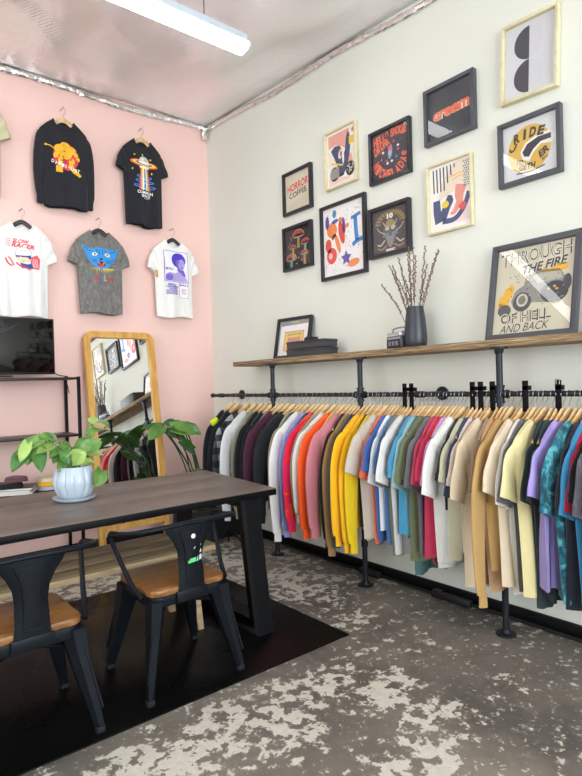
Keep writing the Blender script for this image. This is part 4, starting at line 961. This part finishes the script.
def a_orange(w, h):
    A = Art(); O = 'ea6f52'; random.seed(4)
    def arc(txt, r, a0, a1, cw, chh, cx, cy, flip=1):
        n_ = len(txt)
        for i, c_ in enumerate(txt):
            if c_ == ' ': continue
            a = math.radians(a0 + (a1-a0)*i/(n_-1)); A.text(c_, cx+r*math.cos(a), cy+r*math.sin(a), cw, chh, O, .05, 0, math.degrees(a)-90 if flip > 0 else math.degrees(a)+90)
    for i, c_ in enumerate('HELLO'): A.text(c_, (-.42+.085*i)*w, (.35+.012*i)*h, .026, .055, O, .05, 0, 4)
    for i, c_ in enumerate('SMOKI,'): A.text(c_, (.06+.078*i)*w, (.41-.0*i+.03*math.sin(i*.6)-.012*i)*h, .025, .056, O, .05, 0, 2-6*i)
    for i, c_ in enumerate('DRUNK'): A.text(c_, (-.41+.09*i)*w, (.14+.035*i)*h, .028, .058, O, .05, 0, 12)
    arc('MICHELADAS', .43*w, 200, 345, .030, .062, 0, -.02*h, -1)
    A.ell(-.0*w, .03*h, .060*w, .15*h, '7f9fd0', -8).up().ell(.0*w, .10*h, .058*w, .06*h, 'dc6a78', -8).ell(-.005*w, .0*h, .04*w, .06*h, 'b7b9dc', -8)
    for x, y, c in ((-.2, .06, 'ecebe8'), (.22, .10, 'ecebe8'), (-.08, -.2, 'ecebe8'), (.04, -.18, 'ecebe8'), (-.25, -.08, 'd0526a'), (-.1, -.14, 'd0526a'), (.22, .02, 'd0526a'), (.1, .22, 'd0526a'), (.17, -.12, '6f7fb0')): A.ell(x*w, y*h, .010, .008, c)
    for _ in range(10): x, y = random.uniform(-.3, .4)*w, random.uniform(-.2, .28)*h; A.line([(x, y), (x+.02, y+.004)], .0015, '7b8796', False)
    return A
frame(2.391, 2.768, .340, .345, M_FB, .030, .022, '3a3d46', a_orange, 'black framed dark print with wavy orange lettering around a small drink can')
def a_skull(w, h):
    A = Art(); G = 'a08a56'; random.seed(6)
    A.ell(0, .16*h, .44*w, .30*h, '7c6f50', 0, 28, 0, 180).up().ell(0, .14*h, .34*w, .24*h, '4a4640', 0, 24, 0, 180).up()
    for k in range(11): a = math.radians(8+16.4*k); A.line([(.27*w*math.cos(a), .15*h+.2*h*math.sin(a)), (.42*w*math.cos(a), .16*h+.29*h*math.sin(a))], .007, G, False)
    A.ell(0, -.02*h, .20*w, .22*h, '5d6064').up().ell(0, .16*h, .13*w, .09*h, G).poly([(-.14*w, -.12*h), (.14*w, -.12*h), (.07*w, -.33*h), (0, -.40*h), (-.07*w, -.33*h)], '86898c').up()
    for s_ in (-1, 1):
        A.ell(s_*.085*w, .05*h, .055*w, .035*h, 'e4e2da', s_*12).line([(s_*.05*w, .09*h), (s_*.14*w, .13*h), (s_*.2*w, .22*h)], .006, 'b9bab6').line([(s_*.16*w, -.05*h), (s_*.3*w, .02*h), (s_*.38*w, .12*h)], .007, 'a9aaa6').line([(s_*.16*w, -.2*h), (s_*.28*w, -.30*h), (s_*.38*w, -.27*h)], .009, 'c3c2bc').line([(s_*.1*w, -.33*h), (s_*.25*w, -.4*h), (s_*.38*w, -.36*h)], .009, G)
        for k in range(4): A.line([(s_*(.05+.04*k)*w, -.05*h), (s_*(.07+.05*k)*w, -.12*h)], .003, 'c0c0ba')
    A.up().ell(-.085*w, .05*h, .02*w, .02*h, '17181a').ell(.085*w, .05*h, .02*w, .02*h, '17181a').text('10', -.0*w, .33*h, .18*w, .12*h, 'eceae4', .06).text('RBMC', 0, -.44*h, .26*w, .06*h, 'eceae4', .04)
    return A
frame(2.408, 2.276, .340, .330, M_FB, .036, .024, '4a474c', a_skull, 'black framed grey and gold print of a bearded figure in a headdress')
def a_creem(w, h):
    A = Art(); A.text('creem', .02*w, .0, .84*w, .19*h, 'f0ede6', .09, .1, 3).up().text('creem', .02*w, 0, .84*w, .18*h, 'e8603a', .045, .1, 3).up().text('creem', .02*w, 0, .82*w, .15*h, 'f08a62', -.005, .1, 3)
    return A
frame(1.937, 2.865, .342, .332, M_FG, .034, .022, '3c4047', a_creem, 'dark grey framed black print with one orange word across it')
def a_abs(w, h):
    A = Art(); N = '43547e'; K = '2b2b31'
    A.poly([(p[0]*w, p[1]*h) for p in ((.15, .48), (.34, .48), (.33, .1), (-.1, .0), (-.3, -.04), (-.22, .18), (-.05, .35))], 'ebdccb').poly([(p[0]*w, p[1]*h) for p in ((.44, -.1), (.46, -.42), (.1, -.42), (.28, -.25))], 'eedbd8').up()
    for k in range(7): A.line([((-.40+.085*k)*w, .46*h), ((-.40+.085*k+.01)*w, (.46-(.36 if k < 4 else .36-.10*(k-3)))*h)], .030*w if k < 9 else .01, K, False)
    A.line([(-.02*w, .28*h), (.3*w, .30*h)], .008, 'ecc75a', False).line([(.05*w, .23*h), (.33*w, .27*h)], .008, 'ecc75a', False)
    random.seed(3)
    for j in range(11):
        for i in range(3): A.ell((.34+.05*i+.02*(j % 2))*w, (.44-.035*j)*h, .0065, .0035, K, random.uniform(0, 90), 8)
    A.poly([(p[0]*w, p[1]*h) for p in ((-.42, -.02), (-.25, -.02), (-.23, -.2), (-.05, .02), (.05, .0), (.08, -.08), (-.02, -.2), (-.1, -.33), (-.25, -.36), (-.38, -.38), (-.42, -.2))], N)
    A.line([(-.2*w, -.36*h), (.1*w, -.36*h), (.32*w, -.22*h), (.45*w, -.02*h)], .030, N).line([(.27*w, .12*h), (.22*w, -.02*h), (.22*w, -.12*h), (.10*w, -.25*h), (0, -.27*h)], (.075, .014), 'e99a8e').up()
    A.ell(-.12*w, -.11*h, .09*w, .055*h, 'edcd45').poly([(.18*w, -.2*h), (.30*w, -.13*h), (.40*w, -.19*h), (.29*w, -.27*h)], 'e2605c')
    return A
frame(1.951, 2.372, .306, .412, M_PALE, .030, .012, 'f3efec', a_abs, 'pale wood framed abstract print with black stripes above blue and pink shapes')
def a_circ(w, h):
    A = Art()
    for cy in (.215, -.235):
        A.ell(-.02*w, cy*h, .30*w, .222*h, '45464f', 0, 30, 90, 270).ell(-.02*w, cy*h, .25*w, .20*h, 'c9c9ce', 0, 30, -90, 90).up().ell(-.018*w, cy*h, .243*w, .195*h, 'd3d3d7', 0, 30, -90, 90)
    return A
frame(1.450, 2.945, .305, .405, M_PALE, .034, .016, 'd6d6da', a_circ, 'pale wood framed print of two half black circles, topmost on the wall', tilt=.045)
def a_ride(w, h):
    A = Art(); Y = 'dcb14c'; K = '34363e'
    A.ell(-.02*w, .0, .40*w, .42*h, Y).up()
    A.poly([(p[0]*w, p[1]*h) for p in ((-.18, -.02), (-.08, .12), (.15, .2), (.36, .2), (.45, .1), (.40, -.02), (.2, .02), (.05, -.1), (-.02, -.22), (-.14, -.16))], 'eceae6').up()
    A.poly([(p[0]*w, p[1]*h) for p in ((-.14, -.03), (-.05, .09), (.15, .155), (.38, .15), (.38, .06), (.2, .06), (.06, -.03), (-.02, -.14), (-.11, -.11))], K)
    for i, (c_, hh) in enumerate(zip('RIDE', (.17, .18, .17, .16))): A.text(c_, (-.24+.15*i)*w, (.25+.035*i-.012*i*i)*h, .12*w if c_ != 'I' else .05*w, hh*h, K, .05, .2, 12-6*i)
    A.line([(-.24*w, .16*h), (-.30*w, .06*h), (-.36*w, .05*h), (-.37*w, .10*h)], .010, K)
    A.text('TO', -.20*w, -.19*h, .14*w, .09*h, K, .04, .2, -8).text('GETH', -.06*w, -.30*h, .30*w, .11*h, K, .05, .2, -2).text('ER', .25*w, -.12*h, .2*w, .12*h, K, .05, .3, 30).text('2014', .26*w, -.24*h, .12*w, .05*h, K, .04, .2, 20).line([(-.26*w, -.38*h), (0, -.40*h), (.26*w, -.36*h)], .007, K)
    return A
frame(1.463, 2.482, .336, .338, M_FG, .034, .022, 'dcdcdf', a_ride, 'dark framed print reading ride together in black over a yellow disc')
def a_fire(w, h):
    A = Art(); K = '33353b'; Y = 'e8b23a'; random.seed(5)
    def outl(t_, x, y, ww, hh, sh=0, rot=0, b_=.045): A.text(t_, x, y, ww, hh, K, b_, sh, rot).up().text(t_, x, y, ww, hh, 'd8d1bd', -.012, sh, rot)
    outl('THROUGH', 0, .395*h, .92*w, .17*h, .0, 2, .03)
    A.up().text('THE FIRE', .12*w, .25*h, .56*w, .10*h, K, .03, .3, 5)
    A.poly([(p[0]*w, p[1]*h) for p in ((.05, .16), (.12, .22), (.2, .19), (.3, .24), (.42, .23), (.42, .17), (.25, .13))], Y)
    for x, y, r in ((-.32, -.02, .06), (-.38, -.12, .07), (-.28, .04, .035), (-.40, -.18, .05)): A.ell(x*w, y*h, r*w, r*h*1.2, Y, 20)
    # vehicle
    A.poly([(p[0]*w, p[1]*h) for p in ((-.28, -.12), (-.22, .0), (-.12, .05), (-.1, .16), (.05, .2), (.32, .18), (.40, .08), (.42, .0), (.40, -.12), (.2, -.18), (0, -.16), (-.1, -.22), (-.24, -.2))], '8d8c86').up()
    A.poly([(p[0]*w, p[1]*h) for p in ((-.02, .14), (.1, .17), (.33, .15), (.36, .07), (.05, .05))], 'b4b1a4').ell(.27*w, -.07*h, .17*w, .12*h, '3b3f49').ell(-.13*w, -.14*h, .12*w, .11*h, '4a4c52').ell(-.36*w, -.22*h, .09*w, .07*h, '55565a').up()
    A.ell(-.13*w, -.12*h, .075*w, .075*h, 'c9c4b2').ell(.42*w, .02*h, .05*w, .09*h, '4a4c52').up().ell(-.13*w, -.12*h, .05*w, .05*h, '77756e').up()
    for _ in range(60): x, y = random.uniform(-.32, .4)*w, random.uniform(-.2, .17)*h; A.line([(x, y), (x+random.uniform(-.03, .05)*w, y+random.uniform(-.02, .03)*h)], .0028, random.choice([K, K, 'c9c4b2', '6a6963']), False)
    for x, y in ((.2, -.03), (.3, -.04), (.27, -.01)): A.ell(x*w, y*h, .018*w, .012*h, Y)
    outl('OF HELL', -.08*w, -.31*h, .66*w, .13*h, 0, 2); A.up().text('AND BACK', -.08*w, -.43*h, .62*w, .09*h, K, .0, .3, 2)
    return A
frame(0, 0, .470, .520, M_FG, .030, .030, 'cfc8b2', a_fire, 'large grey framed poster of an off-road truck leaning on the shelf', lean=((2.715, 1.432, 1.4955), -.20, 0.0), group='framed pictures standing on the shelf')
def a_small(w, h):
    A = Art(); A.poly([(-.46*w, -.47*h), (.44*w, -.47*h), (.46*w, .38*h), (-.45*w, .36*h)], 'eeedea').up()
    A.rect(-.30*w, -.36*h, .34*w, .20*h, 'dd9aa2').up().rect(-.26*w, -.33*h, .30*w, .16*h, 'ecd24a').up().rect(-.19*w, -.30*h, .23*w, .02*h, 'd98a94').up()
    A.text('ADVENTURE', .02*w, .10*h, .46*w, .06*h, '5f8fa0', .02); A.ell(.02*w, -.12*h, .15*w, .11*h, '8ab6a8').up().ell(.02*w, -.1*h, .09*w, .07*h, 'e58a5a')
    A.rect(-.12*w, .42*h, .14*w, .47*h, 'c9b79a')
    return A
frame(0, 0, .375, .325, M_FB, .026, .022, '9a9894', a_small, 'black framed white print with yellow and pink border leaning at the far shelf end', lean=((2.745, 3.345, 1.4955), -.19, .08), group='framed pictures standing on the shelf')

# ------------------------------------------------------------------ things on the shelf
for i, (z, lab) in enumerate(((1.4955, 'dark grey flat lidded box, lower one of the two stacked on the shelf'), (1.5525, 'dark grey flat lidded box, upper one of the two stacked on the shelf'))):
    t = empty('storage_box', (2.69, 3.04, z), (0, 0, .06 - .03*i), lab, 'box', 'stacked boxes on the shelf')
    b = MB(); b.box((0, 0, .0255), (.135, .385, .051), .003); b.build('box_body', plain('3a3b3f', .5), t)
    b = MB(); b.box((0, 0, .046), (.141, .391, .018), .003); b.build('lid', plain('2f3034', .45), t)
b = MB(); b.box((0, 0, .010), (.05, .10, .020), .004); b.box((0, .02, .024), (.03, .04, .008), .003)
tag(b.build('card_reader', plain('1a1b1e', .4), None, loc=(2.68, 3.03, 1.611)), 'small black gadget lying on the stacked boxes', 'gadget')
# radio
rd = empty('portable_radio', (2.69, 2.245, 1.4955), (0, 0, -R90 - .25), 'small silver and black portable radio beside the vase', 'radio')
b = MB(); b.box((0, 0, .038), (.145, .07, .076), .006); b.build('casing', plain('2a2c33', .4), rd)
b = MB(); b.box((0, -.004, .087), (.13, .062, .024), .005); b.build('top_deck', plain('b4b8bc', .35, .5), rd)
b = MB(); b.box((0, -.036, .064), (.138, .004, .012), .001); b.build('tuning_scale', plain('9aa0a8', .4), rd)
b = MB()
for k in range(3): b.box((-.035+.035*k, -.037, .032), (.022, .004, .026), .001)
b.build('push_buttons', plain('7f858e', .4), rd)
b = MB()
for k in range(7): b.box((.0, -.0363, .012+.0*k), (.12, .003, .002))
for s_ in (-1, 1): b.lathe([(.001, 0), (.008, 0), (.008, .006), (.001, .006)], 12, (s_*.05, .0, .099))
b.build('knob', plain('1a1b1e', .4), rd)
b = MB(); b.tube(bez([(-.066, .01, .08), (-.066, .012, .115), (-.058, .014, .126), (0, .015, .130), (.058, .014, .126), (.066, .012, .115), (.066, .01, .08)], 5), .0045, 8); b.build('carry_handle', plain('8d9196', .35, .6), rd)
# vase and willow
vs = MB().lathe([(.004, 0), (.054, 0), (.060, .006), (.066, .03), (.0675, .06), (.065, .11), (.058, .18), (.050, .235), (.049, .243), (.045, .243), (.045, .236), (.050, .19), (.004, .03)], 40).build('vase', plain('30343c', .38, 0, .05, 'ceramic'), None, 60, (2.715, 2.13, 1.4955))
tag(vs, 'tall matt charcoal vase holding bare twigs on the shelf', 'vase')
random.seed(31)
tips = [(2.37, 1.90, 2.70), (2.31, 2.01, 2.73), (2.285, 2.0, 2.68), (2.25, 1.99, 2.74), (2.20, 2.03, 2.66), (2.175, 2.06, 2.72), (2.15, 2.045, 2.76), (2.12, 2.08, 2.70), (2.10, 2.07, 2.64), (2.03, 2.07, 2.70), (1.985, 2.04, 2.75), (1.935, 2.03, 2.69), (2.22, 1.95, 2.63), (2.08, 1.98, 2.77)]
where = ['lowest one, reaching far left', 'second from the left', 'third from the left', 'fourth from the left', 'fifth from the left', 'left one of the tall middle pair', 'leaning back in the middle', 'the tallest in the middle', 'leaning forward in the middle', 'third from the right', 'second from the right', 'reaching farthest right', 'short one leaning into the room', 'short one leaning to the wall']
for i, (y, z, x) in enumerate(tips):
    b0 = Vector((2.715+random.uniform(-.015, .015), 2.13+(y-2.12)*.09, 1.56)); tip = Vector((x, y, z)); mid = b0.lerp(tip, .5) + Vector((random.uniform(-.012, .012), -(y-2.12)*.10, .01))
    P = bez([b0 - b0, mid - b0, tip - b0], 10); bw = MB(); bw.tube(P, [.0022 - .0013*k/len(P) for k in range(len(P))], 6)
    t = bw.build('willow_twig', plain('5a463c', .7), None, loc=b0); tag(t, 'bare budded twig in the charcoal vase, ' + where[i], 'twig', 'twigs in the vase')
    b = MB(); L_ = len(P)
    for k in range(int(L_*.42), L_):
        for q in range(2):
            p = P[k] + (P[min(k+1, L_-1)]-P[k])*(q*.5) if k < L_-1 else P[k]; a = random.uniform(0, 6.28); d = Vector((math.cos(a), math.sin(a), 1.1)).normalized()
            b.tube([p, p+d*.005, p+d*.010, p+d*.0135], [.0014, .0048, .0042, .0008], 6)
            if k == L_-1: break
    b.build('buds', plain('7a6058', .8), t)

# ------------------------------------------------------------------ potted plant on the table
def leaf_mb(b, base, tip, w, up, curl=.25, heart=True, seg=9, fold=.25):
    base, tip, up = Vector(base), Vector(tip), Vector(up); ax = tip-base; L_ = ax.length; a = ax.normalized(); up = (up - a*up.dot(a)).normalized(); sd = a.cross(up); rows = []
    for i in range(seg+1):
        t = i/seg
        if heart: ww = w*math.sin(math.pi*min(1, (t*.86+.14))**.85)**.75 if t < 1 else 0.0
        else: ww = w*math.sin(math.pi*(t*.93+.04))**.8
        if i == seg: ww = w*.02
        back = -.16*L_*(1-t/.14) if (heart and t < .14) else 0
        r = []
        for j in range(7):
            u = j/3-1; p = base + a*(L_*t + (back*abs(u))) + sd*(ww*u) + up*(fold*w*(abs(u)**1.5) - curl*L_*(t-.3)**2 + .05*w*math.sin(t*9+u*3)); r.append(p)
        rows.append(r)
    T = [[b.v(p) for p in r] for r in rows]; Bt = [[b.v(p - up*.0012) for p in r] for r in rows]
    for i in range(seg):
        for j in range(6): b.face((T[i][j], T[i][j+1], T[i+1][j+1], T[i+1][j])); b.face((Bt[i][j], Bt[i+1][j], Bt[i+1][j+1], Bt[i][j+1]))
        b.face((T[i][0], T[i+1][0], Bt[i+1][0], Bt[i][0])); b.face((T[i][6], Bt[i][6], Bt[i+1][6], T[i+1][6]))
    for j in range(6): b.face((T[0][j], Bt[0][j], Bt[0][j+1], T[0][j+1])); b.face((T[seg][j], T[seg][j+1], Bt[seg][j+1], Bt[seg][j]))
def leafmat(name, c1, c2, sc=9, rough=.38):
    n = NT(name); v = n.coord(); n.set(n.ramp(n.noise(v, sc, 4, .6, .8), [(.35, c1), (.62, c2)]), rough); n.b.inputs['Subsurface Weight'].default_value = .0
    n.bump(n.noise(v, 30, 3), .25, .004); return n.m
ML = [leafmat('pothos_green', '456f30', '6f9a48'), leafmat('pothos_lime', '86a850', 'a3bf6c'), leafmat('pothos_deep', '2f5f2c', '4d8238')]
PX, PY = .965, 2.95
pt = empty('potted_pothos', (PX, PY, TT), label='trailing green pothos in a pale fluted pot on the table', cat='potted plant')
n = NT('fluted_ceramic'); n.set(n.mix(n.noise(n.coord(), 3, 2), 'aebecb', 'bccad5'), .22); M_POT = n.m
fl = lambda a, z: (-.085*(1-abs(math.cos(a*6)))**2.0) if .02 < z < .165 else 0
b = MB(); b.lathe([(.004, .012), (.062, .012), (.070, .018), (.088, .04), (.103, .075), (.106, .10), (.101, .13), (.091, .158), (.086, .170), (.084, .174), (.080, .174), (.080, .165), (.078, .150), (.004, .150)], 128, flute=fl); b.build('pot', M_POT, pt, sharp=50)
b = MB(); b.lathe([(.004, 0), (.080, 0), (.100, .008), (.108, .020), (.104, .021), (.094, .011), (.004, .009)], 48); b.build('saucer', M_POT, pt)
b = MB(); b.lathe([(.004, .158), (.079, .156), (.079, .1505), (.004, .1505)], 24); b.build('soil', plain('3a2c22', .9, 0, .5), pt)
# (base), (tip), half width, facing, material     -- room coordinates
LV = [((.80, 2.93, 1.065), (.68, 2.90, 1.01), .048, (-.2, -.5, .8), 0), ((.74, 2.92, 1.02), (.655, 2.88, .935), .045, (-.6, -.7, .3), 2), ((.735, 2.90, 1.055), (.690, 2.86, .975), .030, (-.2, -.9, .4), 1),
      ((.785, 2.94, 1.03), (.785, 2.86, .92), .042, (-.1, -.9, .35), 2), ((.865, 2.95, 1.06), (.80, 2.93, 1.085), .035, (.1, -.6, .8), 0), ((.855, 2.93, 1.03), (.775, 2.90, 1.005), .036, (.1, -.5, .9), 1),
      ((.875, 2.96, 1.045), (.845, 2.97, 1.095), .026, (.1, -.9, .4), 0), ((.90, 2.94, 1.01), (.835, 2.91, .975), .030, (0, -.4, .9), 0),
      ((.93, 2.92, 1.005), (.885, 2.90, 1.045), .030, (0, -.9, .4), 0), ((.905, 2.90, 1.00), (.915, 2.87, .935), .036, (-.1, -1, .1), 2), ((.935, 2.88, .955), (1.00, 2.86, .99), .046, (0, -1, .3), 1), ((.96, 2.87, .945), (.93, 2.85, .99), .034, (0, -1, .4), 1),
      ((.985, 2.92, 1.00), (1.04, 2.90, 1.05), .045, (.1, -.9, .45), 0), ((1.02, 2.93, 1.0), (1.105, 2.92, 1.03), .044, (.1, -.85, .5), 0), ((1.03, 2.93, .975), (1.11, 2.92, .965), .034, (.1, -.6, .8), 1), ((1.06, 2.96, 1.06), (1.055, 2.95, 1.12), .024, (-.2, -.9, .3), 0),
      ((1.08, 2.96, 1.10), (1.16, 2.95, 1.125), .036, (.1, -.8, .5), 0), ((1.09, 2.95, 1.13), (1.04, 2.94, 1.15), .022, (0, -.9, .3), 1), ((1.075, 2.86, .885), (1.03, 2.82, .815), .044, (.15, -1, .2), 0), ((1.00, 2.95, .95), (.955, 2.94, 1.01), .034, (0, -.9, .5), 2)]
LV += [((.83, 2.95, 1.05), (.765, 2.94, 1.075), .034, (0, -.6, .8), 1), ((.76, 2.93, 1.03), (.73, 2.90, .95), .032, (-.3, -.9, .3), 0), ((.89, 2.95, .99), (.86, 2.93, .94), .026, (0, -.9, .3), 2),
       ((1.01, 2.96, .96), (1.06, 2.95, 1.00), .032, (0, -.9, .4), 2), ((.99, 2.94, .93), (1.06, 2.92, .93), .028, (.1, -.7, .7), 1), ((.91, 2.93, .95), (.875, 2.90, .90), .026, (-.1, -.9, .3), 0)]
O_ = Vector((PX, PY, TT))
for i, (ba, ti, w, up, m) in enumerate(LV):
    b = MB(); leaf_mb(b, Vector(ba)-O_, Vector(ti)-O_, w*.92, up, .35); lf = b.build('leaf', ML[m], pt, sharp=60)
    b = MB(); r0 = Vector((random.uniform(-.04, .04), random.uniform(-.04, .03), .158)); e_ = Vector(ba)-O_; md = r0.lerp(e_, .55) + Vector((0, 0, .035)); b.tube(bez([r0, md, e_], 7), .0022, 6); b.build('stem', plain('6f9a4a', .5), pt)
b = MB(); leaf_mb(b, Vector((1.075, 2.945, 1.115))-O_, Vector((1.165, 2.94, 1.09))-O_, .018, (0, -.8, .5), .3); o = b.build('leaf', plain('a58a68', .6), pt); o['label'] = 'browning leaf edge'

# ------------------------------------------------------------------ floor plant beside the mirror
fp = empty('floor_plant', (2.33, 4.05, 0), label='large leaved green plant in a black pot between the mirror and the clothes rack', cat='potted plant')
MF = [leafmat('philodendron', '234a20', '3d6a2c', 6, .3), leafmat('philodendron_light', '42692a', '5c8538', 6, .3)]
b = MB(); b.lathe([(.004, 0), (.11, 0), (.12, .01), (.145, .30), (.15, .31), (.138, .31), (.135, .28), (.004, .28)], 36); b.build('pot', plain('1d1e22', .5), fp)
b = MB(); b.lathe([(.004, .288), (.134, .286), (.134, .281), (.004, .281)], 20); b.build('soil', plain('33281f', .9), fp)
FL = [((2.20, 4.00, .955), (2.04, 3.92, 1.00), .070, (.1, -.6, .8), 0), ((2.18, 4.02, .985), (2.06, 3.98, 1.0), .055, (.1, -.8, .5), 0), ((2.18, 3.98, 1.0), (2.27, 3.90, .93), .045, (-.2, -.9, .5), 0), ((2.05, 3.95, .99), (2.25, 3.9, .95), .066, (0, -.85, .6), 1),
      ((2.22, 3.95, .80), (2.08, 3.90, .885), .055, (.5, -.8, .3), 0), ((1.98, 4.0, 1.0), (1.845, 3.95, .92), .055, (-.4, -.8, .5), 1), ((2.02, 4.05, 1.01), (1.82, 4.02, 1.01), .03, (0, -.6, .8), 0), ((2.06, 4.06, .955), (2.20, 4.0, .89), .055, (0, -.7, .7), 0), ((2.2, 4.15, .99), (2.08, 4.18, 1.02), .06, (0, -.6, .8), 0), ((2.2, 3.9, .63), (2.32, 3.86, .60), .05, (0, -.5, .9), 0)]
F0 = Vector((2.33, 4.05, 0))
for i, (ba, ti, w, up, m) in enumerate(FL):
    b = MB(); leaf_mb(b, Vector(ba)-F0, Vector(ti)-F0, w, up, .3, True, 12, .22); b.build('leaf', MF[m], fp, sharp=60)
    b = MB(); e_ = Vector(ba)-F0; r0 = Vector((random.uniform(-.04, .04), random.uniform(-.04, .04), .285)); md = r0.lerp(e_, .5) + Vector((-e_.x*.15, 0, .03)); b.tube(bez([r0, md, e_], 8), [.006]*14+[.005]*3, 8) if False else b.tube(bez([r0, md, e_], 8), .0052, 8); b.build('stem', plain('27401f', .5), fp)

# ------------------------------------------------------------------ odds and ends on the floor
b = MB(); b.box((0, 0, .12), (.34, .30, .24), .006); t = tag(b.build('shoe_box', plain('16171a', .6), None, loc=(2.60, 4.27, 0)), 'black box on the floor under the far end of the clothes rack', 'box')
t = empty('tripod_stand', (2.47, 3.86, 0), label='thin black tripod stand on the floor below the far sweatshirts', cat='stand')
b = MB(); b.tube([(0, 0, .16), (0, 0, .42)], .008, 8); b.build('pole', M_BLK, t)
for a in (1.0, 3.1, 5.2):
    b = MB(); b.tube([(0, 0, .17), (.16*math.cos(a), .16*math.sin(a), .008)], .006, 6); b.build('leg', M_BLK, t)
b = MB(); P = [(2.815, 3.55, .012), (2.80, 3.2, .012), (2.79, 2.9, .012), (2.81, 2.66, .012), (2.80, 2.2, .012), (2.812, 1.7, .012), (2.805, 1.2, .012), (2.815, .6, .012)]
b.tube(bez(P, 12), .009, 8); tag(b.build('floor_cable', M_RUB), 'black cord running along the foot of the white wall', 'cable')
b = MB(); b.box((2.785, 2.62, .022), (.045, .17, .04), .008); tag(b.build('power_strip', plain('141519', .5)), 'short black power strip on the floor behind the second post', 'power strip')
b = MB(); b.box((2.79, 1.98, .022), (.045, .26, .04), .008); b.box((2.785, 2.07, .045), (.04, .05, .012), .003); tag(b.build('power_strip', plain('141519', .5)), 'longer black power strip on the floor before the third post', 'power strip')
